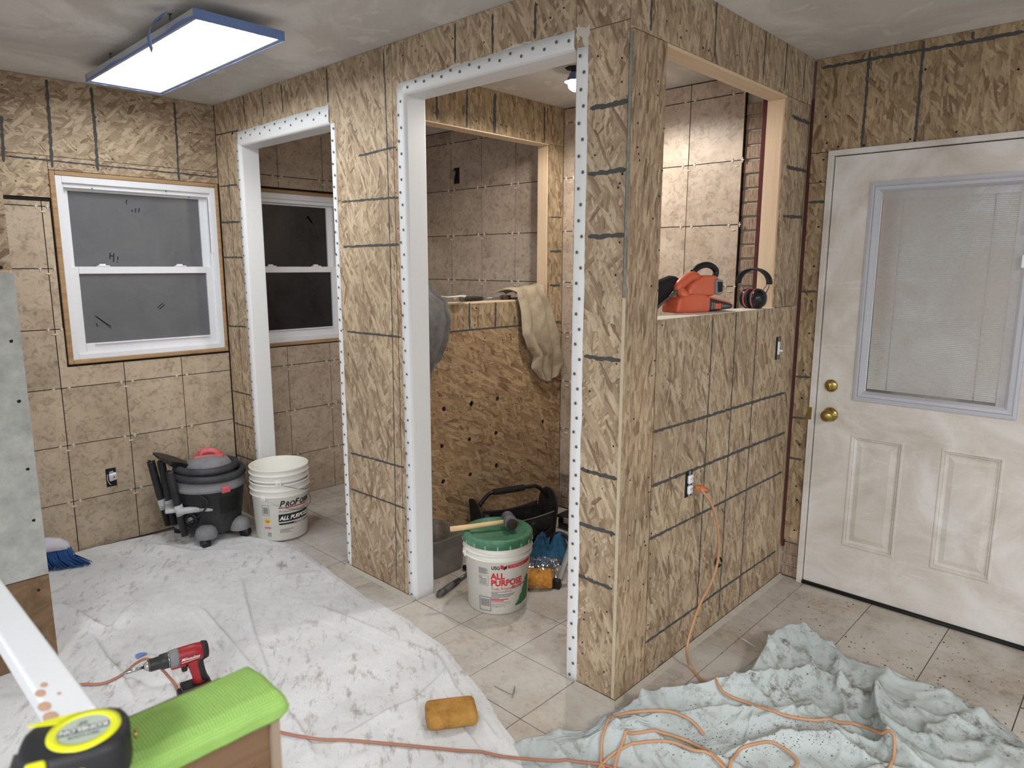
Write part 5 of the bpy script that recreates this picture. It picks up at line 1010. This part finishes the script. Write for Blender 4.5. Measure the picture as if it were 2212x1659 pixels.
# crumpled grey-blue cloth
GC = NT('grey_blue_drop_cloth_fabric'); gp_ = GC.coord('Object'); f = GC.noise(gp_, 3, 4); c = GC.ramp(f, [(.3, S(168, 176, 175)), (.7, S(194, 201, 200))])
d1 = GC.ramp(GC.noise(gp_, 22, 7, .8, .1), [(.50, g1(0)), (.62, g1(.85))]); d2 = GC.ramp(GC.noise(gp_, 2.6, 3, .6), [(.42, g1(0)), (.60, g1(1))]); c = GC.mix(GC.math('MULTIPLY', d1, d2), c, S(100, 88, 79)); sk = GC.ramp(GC.noise(gp_, 70, 3, .8), [(.67, g1(0)), (.71, g1(.7))]); c = GC.mix(GC.math('MULTIPLY', sk, .6), c, S(70, 62, 56)); GC.bump(GC.noise(gp_, 60, 4, .6), .2, .003); GC = GC.done(c, .9, 0, .1)
BND = [(-1.32, 1.61), (-1.27, 1.70), (-1.255, 1.85), (-1.205, 2.04), (-1.07, 2.22), (-1.04, 2.38), (-1.01, 2.62), (-.955, 2.74), (-.885, 2.79), (-.69, 2.77), (-.50, 2.79), (-.35, 2.785), (-.27, 2.755), (-.17, 2.65), (-.02, 2.45), (.10, 2.15), (.08, 1.85), (-.10, 1.62), (-.45, 1.45), (-.85, 1.38), (-1.15, 1.36), (-1.32, 1.44), (-1.40, 1.50), (-1.385, 1.57)]
CC = (-.72, 2.08)
BA = sorted([(math.atan2(y-CC[1], x-CC[0]), math.hypot(x-CC[0], y-CC[1])) for x, y in BND]); BA = [(BA[-1][0]-2*pi, BA[-1][1])]+BA+[(BA[0][0]+2*pi, BA[0][1])]
RID = [(px2([(1585, 1490), (1650, 1440), (1700, 1412), (1745, 1392), (1780, 1412)], .03), .085, .040, 1), (px2([(1335, 1552), (1440, 1512), (1560, 1503), (1640, 1492), (1715, 1482), (1790, 1478), (1860, 1508), (1908, 1520)], .04), .085, .036, 1), (px2([(1905, 1505), (1908, 1560), (1925, 1615), (2000, 1660)], .04), .080, .030, -1), (px2([(1232, 1605), (1300, 1600), (1420, 1580), (1540, 1555), (1650, 1562), (1760, 1580)], .02), .045, .030, 1),
       (px2([(1560, 1648), (1680, 1606), (1800, 1608), (1880, 1648)], .02), .05, .028, -1), (px2([(1790, 1415), (1900, 1462), (2050, 1512), (2190, 1604)], .02), .030, .035, 1), (px2([(1740, 1400), (1745, 1440), (1765, 1475)], .03), .05, .018, 1), (px2([(1600, 1580), (1680, 1570), (1760, 1548)], .02), .04, .02, -1), (px2([(2000, 1600), (2060, 1560), (2120, 1545)], .02), .03, .025, 1), (px2([(1960, 1530), (2000, 1570), (2040, 1640)], .02), .03, .022, -1), (px2([(1150, 1590), (1190, 1610), (1230, 1650)], .02), .03, .02, 1), (px2([(1290, 1560), (1340, 1600), (1380, 1650)], .02), .03, .02, 1)]
def crum_h(x, y):
    wx = x+.05*fbm(x*5, y*5, 2.2, 3); wy = y+.05*fbm(x*5+9, y*5, 7.2, 3)
    b_ = .5+.5*math.tanh(4*mnoise.noise(Vector((x*1.7, y*1.7, 9)))); u1, v1 = wx*.93+wy*.36, -wx*.36+wy*.93; u2, v2 = wx*.5-wy*.87, wx*.87+wy*.5; n1 = 1-abs(fbm(u1*1.7, v1*5.2, .4, 2, .5))*2.0; n1b = 1-abs(fbm(u2*1.6, v2*5.6, 3.4, 2, .5))*2.0; n1 = max(0, n1)*b_+max(0, n1b)*(1-b_); n2 = 1-abs(fbm(u2*5+3, v2*12, 4.4, 2, .5))*1.9; n3 = 1-abs(fbm(wx*21, wy*17+5, 8.8, 2))*1.7
    h = .006+.037*max(0, n1)**2.6+.010*max(0, n2)**2.4+.002*max(0, n3)
    for P, a, w_, sd in RID:
        d, sg, t = seg_d(x, y, P)
        if d < w_*4.5: h += a*math.exp(-(d/(w_*.75 if sg*sd > 0 else w_*1.7))**1.25)*(.35+.65*sin(pi*min(max(t, .02), .98))**.6)
    return h
def bnd_r(a):
    for (p, q), (r_, s_) in zip(BA[:-1], BA[1:]):
        if p <= a <= r_:
            t = (a-p)/(r_-p); return q+(s_-q)*t
    return BA[0][1]
def crum_xy(x, y):
    r = math.hypot(x-CC[0], y-CC[1]); a = math.atan2(y-CC[1], x-CC[0]); R0 = bnd_r(a)
    return (crum_h(x, y)*min(1, max(0, (R0-r))/.05+.12)+.003) if r < R0 else 0
def cru(u, v):
    a = -pi+2*pi*u; R0 = bnd_r(a)*(1+.02*mnoise.noise(Vector((cos(a)*6, sin(a)*6, 1)))); r = R0*(v**.75); x, y = CC[0]+r*cos(a), CC[1]+r*sin(a); x += .012*mnoise.noise(Vector((x*14, y*14, 2)))*v; y += .012*mnoise.noise(Vector((x*14, y*14, 5)))*v
    h = crum_h(x, y)*min(1, (1-v)*R0/.05+.12)+.003; x += -.25*h*sin(9*y+3*x); y += .22*h*sin(8*x+2)
    return Vector((x, y, h+ .0))
gc = build('grey_drop_cloth', MB().grid(cru, 400, 170), GC); tag(gc, 'crumpled grey-blue drop cloth with dirt near the entry door', 'drop cloth')
# ================================================================ CORDS
CORD = plain('orange_cord_jacket', S(192, 146, 110), .55, var=.12, sc=30); CORD2 = plain('brown_orange_cord_jacket', S(166, 116, 96), .55, var=.12, sc=30)
from mathutils.bvhtree import BVHTree
def bvh(o): return BVHTree.FromPolygons([v_.co for v_ in o.data.vertices], [tuple(q.vertices) for q in o.data.polygons])
TREES = [bvh(cv), bvh(gc)]
def surf(x, y):
    z = 0.0
    for T_ in TREES:
        h = T_.ray_cast(Vector((x, y, 1)), Vector((0, 0, -1)))
        if h[0] is not None: z = max(z, h[0].z)
    return z
def on_floor(px, py, lift=.006):
    d = (at(px, py, 'z', 0)-CAM).normalized(); best = at(px, py, 'z', 0.0)
    for T_ in TREES:
        h = T_.ray_cast(CAM, d)
        if h[0] is not None and (h[0]-CAM).length < (best-CAM).length: best = h[0]
    return (best.x, best.y, best.z+lift)
def lay(P, n, lift=.0045, upto=0):
    Q = smooth_path(P, n)
    for i, q in enumerate(Q):
        if i >= upto*n: q.z = max(q.z, surf(q.x, q.y)+lift)
    for _ in range(3): Q = [Q[0]]+[Vector((Q[i].x, Q[i].y, max(Q[i].z, (Q[i-1].z+Q[i+1].z)/2))) for i in range(1, len(Q)-1)]+[Q[-1]]
    return Q
up_pts = [(1514, 1057, -1.225), (1538, 1091, -1.205), (1550, 1138, -1.20), (1552, 1202, -1.21), (1538, 1254, -1.215), (1514, 1301, -1.21), (1496, 1350, -1.20), (1484, 1400, -1.19)]
xc = thing('orange_extension_cord', 'orange extension cord plugged into the side wall outlet, coiled on the grey cloth', 'cord', (0, 0, 0))
P = [tuple(at(a, b, 'x', x)) for a, b, x in up_pts]+[on_floor(*q) for q in [(1490, 1445), (1514, 1473), (1554, 1496), (1610, 1522), (1680, 1546), (1770, 1562), (1850, 1572), (1905, 1592), (1930, 1640), (1880, 1700), (1700, 1720)]]
P += [on_floor(*q, .008) for q in [(1581, 1690), (1592, 1632), (1622, 1614), (1674, 1611), (1720, 1660), (1600, 1720), (1400, 1730), (1300, 1680), (1305, 1652), (1356, 1616), (1438, 1606), (1500, 1627), (1561, 1657), (1560, 1720), (1400, 1750), (1330, 1680), (1346, 1606), (1366, 1590), (1428, 1588), (1490, 1609), (1540, 1640), (1575, 1700), (1420, 1740), (1310, 1670), (1299, 1632), (1305, 1585), (1336, 1550), (1433, 1540), (1490, 1560), (1520, 1592)]]
build('jacket', MB().tube(lay(P, 9, .0045, 7), .0052, 8), CORD, xc)
pg = at(1497, 1052, 'x', X2); build('plug', MB().rbox(X2+.014, pg.y-.014, pg.z-.012, X2+.050, pg.y+.014, pg.z+.012, .004).tube([(X2+.048, pg.y, pg.z), (X2+.060, pg.y+.004, pg.z-.002), tuple(at(1514, 1057, 'x', -1.225))], [.011, .009, .006], 10), plain('orange_plug', S(206, 132, 84), .5), xc)
x2 = thing('brown_extension_cord', 'brownish orange cord lying straight across the white drop cloth', 'cord', (0, 0, 0))
P = [on_floor(*q) for q in [(60, 1500), (110, 1490), (170, 1482), (220, 1480), (262, 1462)]]+[tuple(at(290, 1436, 'z', .06)), tuple(at(312, 1424, 'z', .10)), tuple(at(332, 1428, 'z', .10)), tuple(at(352, 1448, 'z', .07)), on_floor(375, 1478), on_floor(392, 1505), on_floor(440, 1545), on_floor(510, 1568)]+[on_floor(*q) for q in [(590, 1583), (650, 1595), (700, 1602), (800, 1607), (900, 1616), (1000, 1626), (1100, 1640), (1200, 1648), (1300, 1657), (1400, 1690), (1480, 1740)]]
build('jacket', MB().tube(lay(P, 9), .0052, 8), CORD2, x2)
# ================================================================ FOREGROUND
HZ = 1.053
po = thing('plywood_post', 'brown plywood post end in the near foreground under the green cloth', 'post', (0, 0, 0))
bevel(build('core', MB().box(-.80, .09, .0, -.704, .326, HZ), PLY, po), .002); build('end_board', MB().box(-.7035, .085, .0, -.692, .332, HZ-.002), wood('dark_end_board', S(96, 72, 52), S(132, 104, 80), .4, 'Y'), po); build('edge_strip', MB().box(-.704, .3325, 0, -.686, .343, HZ-.004), wood('grey_brown_edge', S(126, 108, 92), S(156, 138, 120), along='Z'), po)
dots(po, 'x+', -.692, [(.31, .99), (.22, .95)], .004)
rl = bevel(build('white_rail', MB().box(-2.2, .147, 1.064, -.775, .187, 1.094), plain('chipped_white_paint', S(226, 230, 234), .45, var=.04, dust=.0)), .004, 3); tag(rl, 'chipped white painted rail running left from the plywood post', 'rail')
for (x, y, r) in [(-.86, .158, .0035), (-.845, .151, .005), (-.815, .1478, .006), (-.79, .1475, .007), (-.83, .165, .002)]: build('paint_chip', MB().lathe([(r, .0), (0, .0003)], 9, M4((x, y, 1.0943)) @ Matrix.Scale(1.8, 4, (1, 0, 0))), plain('bare_wood_chip', S(196, 160, 136), .8) if 'bare_wood_chip' not in bpy.data.materials else bpy.data.materials['bare_wood_chip'], rl)
# green microfibre cloth
GT = NT('lime_knit_cloth'); v = GT.coord(); wv = GT.n('TexWave'); wv.wave_type = 'BANDS'; wv.bands_direction = 'Y'; GT.l(v, wv.inputs['Vector']); wv.inputs['Scale'].default_value = 95; wv.inputs['Distortion'].default_value = 1.2; wv.inputs['Detail'].default_value = 1; wv.inputs['Detail Scale'].default_value = 3
w2_ = GT.n('TexWave'); w2_.wave_type = 'BANDS'; w2_.bands_direction = 'X'; GT.l(v, w2_.inputs['Vector']); w2_.inputs['Scale'].default_value = 110; w2_.inputs['Distortion'].default_value = .8
hh = GT.math('MULTIPLY_ADD', wv.outputs['Fac'], .7); c = GT.mix(GT.math('MULTIPLY', wv.outputs['Fac'], w2_.outputs['Fac']), S(140, 182, 92), S(178, 212, 132)); GT.bump(GT.math('ADD', wv.outputs['Fac'], GT.math('MULTIPLY', w2_.outputs['Fac'], .5)), .6, .002); GT = GT.done(c, .95, 0, .1)
def slab(u, v):
    """folded cloth: cross-section wraps over the post edge, thickness about 24 mm"""
    sec = [(-.765, HZ+.002), (-.766, HZ+.014), (-.758, HZ+.024), (-.735, HZ+.0265), (-.71, HZ+.0265), (-.692, HZ+.025), (-.682, HZ+.019), (-.678, HZ+.008), (-.679, HZ-.004), (-.684, HZ-.009), (-.690, HZ-.006)]
    k = v*(len(sec)-1); i = min(int(k), len(sec)-2); f = k-i; f = f*f*(3-2*f)*.5+f*.5; x = sec[i][0]+(sec[i+1][0]-sec[i][0])*f; z = sec[i][1]+(sec[i+1][1]-sec[i][1])*f
    y = .07+(.352-.07)*u; e = max(0, (u-.955)/.045); z = HZ+.004+(z-HZ-.004)*math.sqrt(max(0, 1-e*e)); x = -.722+(x+.722)*(1-.08*e*e)
    y += .010*(z-HZ-.012)/.02*0+.004*mnoise.noise(Vector((x*30, 1, 2)))*(u > .9)
    return Vector((x+.0015*mnoise.noise(Vector((y*40, z*40, 2))), y, z+.002*fbm(x*18, y*14, 2.2, 3)))
gt = thing('green_cloth', 'folded lime green microfibre cloth draped over the plywood post', 'cloth', (0, 0, 0))
build('folded_cloth', MB().grid(slab, 90, 60), GT, gt)
# tape measure
TZ = HZ+.028
tmz = thing('tape_measure', 'black and yellow tape measure lying flat on the green cloth', 'tape measure', (-.694, .148, TZ), pi/2-.36)
YEL = plain('bright_yellow_plastic', S(222, 226, 38), .4, var=.06); TBL = plain('tape_black_rubber', S(36, 36, 40), .55, var=.15)
def tp_out(sx, z, n=26):
    out = []
    for i in range(n):
        a = 2*pi*i/n; x, y = cos(a), sin(a); q = (abs(x)**3.2+abs(y)**3.2)**(-1/3.2); out.append(Vector((.043*x*q*sx-(.004 if x < 0 else 0), .036*y*q*sx, z)))
    return out
build('case', MB().loft([tp_out(.90, .0), tp_out(1.0, .006), tp_out(1.0, .036), tp_out(.93, .043), tp_out(.80, .0445), tp_out(.2, .0445)]), TBL, tmz)
ry_ = build('yellow_ring', MB().lathe([(.0305, .0440), (.0300, .0462), (.0220, .0462), (.0215, .0452)], 40, M4((.006, 0, 0))), YEL, tmz)
build('label_disc', MB().lathe([(0, .0456), (.0218, .0456)], 36, M4((.006, 0, 0))), plain('grey_green_label', S(176, 190, 176), .3, bumpk=0), ry_)
v, f = text_mesh('KOMELON', .0085, 0, .0003, .95); cx_ = max(p[0] for p in v)/2; build('label_band', MB().box(-.0205, -.0046, .0457, .0205, .0046, .0459, M4((.006, 0, 0), rz=0)), plain('slate_label_band', S(72, 80, 100), .4, bumpk=0), ry_)
build('label_letters', MB().add([Vector((.006-(p[0]-cx_), -(p[1]-.003), .0461)) for p in v], f), INKW, ry_)
v, f = text_mesh('SELF LOCK', .0055, 0, .0002, .95); cx_ = max(p[0] for p in v)/2; build('label_words', MB().add([Vector((.006-(p[0]-cx_), -(p[1]+.008), .0459)) for p in v], f), INKG, ry_)
v, f = text_mesh("25'", .0075, 0, .0003); cx_ = max(p[0] for p in v)/2; build('label_length', MB().add([Vector((.004-(p[0]-cx_), -(p[1]-.0125), .0459)) for p in v], f), INKG, ry_)
build('yellow_swoosh', MB().loft([[Vector((x, y0, .0448)), Vector((x, y1, .0448)), Vector((x, y1, .0458)), Vector((x, y0, .0458))] for x, y0, y1 in ((-.042, .026, .028), (-.02, .020, .0305), (.0, .024, .0315))], smooth=False), YEL, tmz)
build('lock_band', MB().rbox(-.036, -.0385, .004, -.020, -.030, .0455, .003), YEL, tmz); build('lock_button', MB().rbox(-.010, -.0395, .006, .010, -.033, .030, .004), YEL, tmz)
build('end_hook', MB().box(-.052, -.012, .004, -.049, .012, .030).box(-.052, -.012, .028, -.042, .012, .0295), STEEL, tmz); build('belt_clip_pin', MB().lathe([(0, .0), (.004, 0), (.004, .003), (0, .003)], 10, M4((.046, -.004, .030), ry=pi/2)), BRASS, tmz)

# ================================================================ LITTER
crumb = plain('dark_dirt_crumbs', S(84, 74, 66), .9, var=.4, sc=80); m = MB()
for _ in range(230):
    x, y = rnd.uniform(-1.22, -.1), rnd.gauss(2.95, .22)
    if y > 3.33 or y < 1.9 or x < -1.24: continue
    z = surf(x, y)+.0002; r = abs(rnd.gauss(.002, .0016))+.0008; a = rnd.uniform(0, 6)
    m.add([(x+r*cos(a), y+r*sin(a), z), (x+r*cos(a+2), y+r*sin(a+2), z), (x+r*cos(a+4), y+r*sin(a+4), z), (x, y, z+r*.7)], [(0, 1, 2), (0, 1, 3), (1, 2, 3), (2, 0, 3)])
tag(build('floor_crumbs', m, crumb), 'dark dirt crumbs scattered on the entry floor tiles', 'dirt', None, 'stuff')
m = MB()
for _ in range(560):
    q = on_floor(rnd.gauss(1640, 130), rnd.gauss(1595, 30), 0); x, y, z = q; r = abs(rnd.gauss(.0012, .001))+.0006; a = rnd.uniform(0, 6)
    m.add([(x+r*cos(a), y+r*sin(a), z), (x+r*cos(a+2), y+r*sin(a+2), z), (x+r*cos(a+4), y+r*sin(a+4), z), (x, y, z+r*.8)], [(0, 1, 2), (0, 1, 3), (1, 2, 3), (2, 0, 3)])
tag(build('cloth_crumbs', m, crumb), 'brown dirt crumbs lying in the grey cloth folds', 'dirt', None, 'stuff')
q = on_floor(305, 1417, .002); tag(build('tape_scrap', MB().grid(lambda u, v: Vector((q[0]-.014+.028*u, q[1]-.02+.04*v, q[2]+.004*sin(u*5+v*4)+.003)), 5, 6), BLUE), 'small scrap of blue tape on the canvas beside the drill bit', 'tape scrap')
p0, p1 = at(1592, 1375, 'z', .003), at(1632, 1398, 'z', .003); tag(build('paper_sliver', MB().tube([p0, p0.lerp(p1, .4)+Vector((.004, 0, .003)), p1], [.002, .004, .0015], 5), plain('paper_white', S(206, 202, 196), .9)), 'thin white paper sliver on the entry tiles by the side wall', 'scrap')
tag(build('wire_snip', MB().tube(smooth_path([at(1068, 1482, 'z', .003), at(1088, 1492, 'z', .004), at(1108, 1500, 'z', .008), at(1112, 1482, 'z', .010), at(1106, 1508, 'z', .004)], 5), .001, 5), plain('grey_wire', S(110, 104, 98), .6)), 'thin curled wire offcut on the floor before the wide doorway', 'wire')
